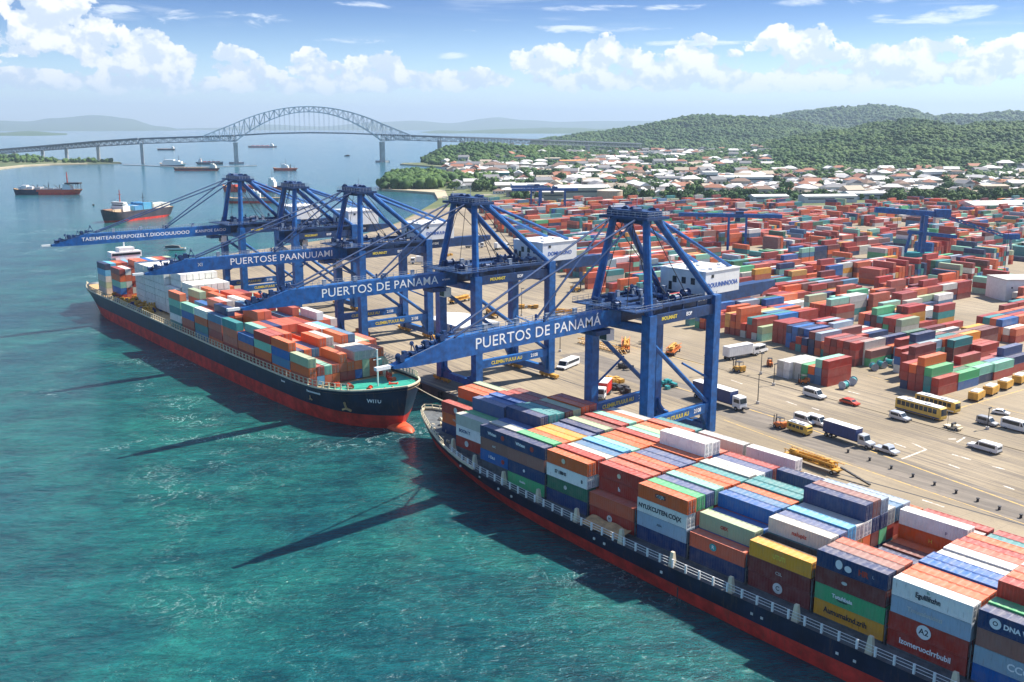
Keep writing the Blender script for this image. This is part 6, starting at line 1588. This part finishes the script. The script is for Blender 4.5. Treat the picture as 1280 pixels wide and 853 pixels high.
def k_freighter(t, L, B, H):
    sup(t, L, B, H, -L * .30, B * .8, L * .12, H * 1.1); mast(t, -L * .30, H * 1.9, H * 4.3, 'red_text', .9); mast(t, -L * .02, H, H * 2.5, 'dark', .5)
    boxes(t, L, B, H, -L * .2, L * .18, [(70, 80, 90), (150, 160, 170), (40, 60, 90), (190, 190, 190)], 3, (1, 3)); boxes(t, L, B * .9, H * 1.1, L * .2, L * .40, [(235, 235, 235), (220, 222, 226)], 4, (2, 4), 'bow_housing')
    mb = MB(); mb.box(-B * .4, B * .4, -L * .49, -L * .28, H * 2.0, H * 2.3); [mb.tube((s * B * .36, y, H - .3), (s * B * .36, y, H * 2), .35, 6) for s in (-1, 1) for y in (-L * .47, -L * .4)]; mb.build('aft_canopy', M['dark'], t)
    for k in range(3): mb = MB(); y = -L * .18 + k * L * .16; mb.beam((0, y, H), (B * .2, y + L * .09, H * 1.9), .6, .6); mb.tube((0, y, H - .3), (0, y, H * 1.9), .5, 6); mb.build('derrick', M['dark'], t)
def k_boxship(t, L, B, H):
    sup(t, L, B, H, L * .24, B * .75, L * .10, H * .9); boxes(t, L, B, H, -L * .42, -L * .15, [(235, 235, 228), (215, 215, 205)], 6, (2, 3)); boxes(t, L, B, H, -L * .13, L * .14, [(60, 140, 190), (70, 160, 200), (30, 60, 120), (190, 200, 205)], 7, (2, 4), 'deck_cargo')
    boxes(t, L, B * .8, H, L * .30, L * .42, [(180, 120, 90), (210, 190, 160), (120, 60, 50)], 8, (1, 2), 'foredeck_gear'); mast(t, L * .24, H * 1.6, H * 3.1, 'red_text', .6); mast(t, -L * .1, H, H * 2.6, 'dark', .5)
def k_ferry(t, L, B, H):
    sup(t, L, B, H, 0, B * .9, L * .72, H * 1.3); mast(t, L * .3, H * 2, H * 3.4); mast(t, -L * .25, H * 2, H * 3.8, 'dark', .8)
def k_tanker(t, L, B, H):
    sup(t, L, B, H, -L * .36, B * .75, L * .12, H * 1.7, 'pale_text'); mast(t, -L * .36, H * 2.5, H * 4.5); mb = MB(); mb.box(-.6, .6, -L * .28, L * .4, H - .2, H + .8); [mb.tube((-B * .3, y, H + .4), (B * .3, y, H + .4), .5, 6) for y in (-L * .1, 0, L * .1, L * .25)]; mb.build('pipework', M['deck_sand'], t)
def k_tug(t, L, B, H):
    sup(t, L, B, H, L * .02, B * .7, L * .28, H * 1.5); mast(t, -L * .02, H * 2.3, H * 4.6); mast(t, L * .18, H * 2, H * 3); mb = MB(); mb.tube((0, -L * .2, H), (0, -L * .2, H * 2.4), .9, 8); mb.build('funnel', M['dark'], t); mast(t, -L * .36, H, H * 2.3)
def k_launch(t, L, B, H):
    mb = MB(); mb.extrude([(-L * .42, H * 1.0), (L * .25, H * 1.0), (L * .2, H * 1.9), (-L * .1, H * 2.15), (-L * .42, H * 1.9)], -B * .42, B * .42); mb.build('canopy', M['deck_grey'], t); mb = MB(); mb.box(-B * .43, B * .43, -L * .3, L * .1, H * 1.25, H * 1.6); mb.build('window', M['window'], t)
def k_bulk(t, L, B, H):
    sup(t, L, B, H, -L * .33, B * .8, L * .1, H * 1.6); mast(t, -L * .33, H * 2.3, H * 4)
    for k in range(4): mb = MB(); mb.box(-B * .3, B * .3, -L * .22 + k * L * .16, -L * .11 + k * L * .16, H - .2, H * 1.3); mb.build('hatch', M['car_red'], t)
    mast(t, 0, H, H * 2.6)
HL = lambda deg: -AZ + R(deg)                   # 90 points to the left of the picture, 0 away from the camera
craft('cargo_ship', 60, 243.5, HL(93), 84, 13, 6.5, 'blue and red freighter with white bow housing near the far shore', M['car_red'], M['hull_red'], k_freighter, bowm=M['hull_blue'])
craft('cargo_ship', 172, 271, HL(128), 84, 19, 9, 'brown hulled cargo ship with blue and white deck load heading towards the port', paint('worn_brown_hull', (.055, .045, .055, 1), .5, 0, .3, .4, .3), M['hull_red'], k_boxship, ends=((129, 279), (212, 269)), red=.2)
craft('ferry', 216, 208, HL(90), 56, 14, 6, 'white ferry beside the bridge\'s great pier', M['white'], M['hull_blue'], k_ferry)
craft('workboat', 262, 205.5, HL(-88), 62, 12, 5, 'green grey workboat behind the dark tanker', M['steel'], M['hull_blue'], k_bulk)
craft('tanker', 246, 213.5, HL(90), 90, 13, 5, 'long low dark red tanker in front of the white ferry', M['hull_navy'], M['hull_red'], k_tanker)
craft('tugboat', 357, 213.5, HL(90), 48, 11, 5, 'red tugboat with a black mast between the bridge\'s great piers', M['car_red'], M['hull_red'], k_tug, 'tugboat')
craft('cargo_ship', 316, 240, HL(84), 82, 13, 7, 'red cargo ship half hidden behind the farthest crane\'s mast', M['car_red'], M['hull_red'], k_bulk)
craft('cargo_ship', 318, 254, HL(96), 58, 11, 6, 'grey ship with a red waterline behind the farthest crane', M['steel'], M['hull_red'], k_tug)
craft('launch', 219, 313, HL(-84), 15, 4.6, 1.7, 'small launch with a dark canopy beyond the leading cranes\' booms', M['white'], M['deck_grey'], k_launch, 'boat')
craft('barge', 208, 188, HL(90), 66, 14, 5, 'dark barge far out under the bridge', M['hull_blue'], M['hull_navy'], k_tanker, 'barge')
craft('cargo_ship', 328, 184.5, HL(88), 120, 16, 6, 'pale ship far away under the bridge\'s arch', M['steel'], M['hull_red'], k_bulk)
craft('launch', 434, 195.5, HL(90), 18, 5, 2, 'tiny dark launch near the bridge\'s right great pier', M['hull_navy'], M['hull_navy'], k_launch, 'boat')
craft('launch', 117, 257, HL(30), 4, 1.8, .8, 'tiny dark skiff between the two freighters', M['hull_navy'], M['hull_navy'], k_launch, 'boat')
mb = MB(); a, b = polar(230, 2160), polar(318, 2200); mb.beam((a.x, a.y, .6), (b.x, b.y, .6), 5, 1.6); a, b = polar(150, 2350), polar(232, 2160); mb.beam((a.x, a.y, .6), (b.x, b.y, .6), 4, 1.4)
tag(mb.build('breakwater', M['concrete']), 'thin dark breakwater reaching to the bridge\'s great pier', 'breakwater')

# ------------------------------------------------------------------ air
mb = MB(); mb.box(-12000, 33000, -3000, 33000, -5, 800)
hz = mb.mesh('haze'); ho = bpy.data.objects.new('haze', hz); COL.objects.link(ho); tag(ho, 'thin blue haze of the humid coastal air', 'haze', kind='stuff')
m = bpy.data.materials.new('haze_air'); m.use_nodes = True; nt = m.node_tree; nt.nodes.clear(); vo = nt.nodes.new('ShaderNodeVolumePrincipled'); oo = nt.nodes.new('ShaderNodeOutputMaterial'); nt.links.new(vo.outputs[0], oo.inputs['Volume'])
vo.inputs['Color'].default_value = (.60, .77, .96, 1); vo.inputs['Density'].default_value = 5.8e-5; vo.inputs['Anisotropy'].default_value = .15
hz.materials.append(m)
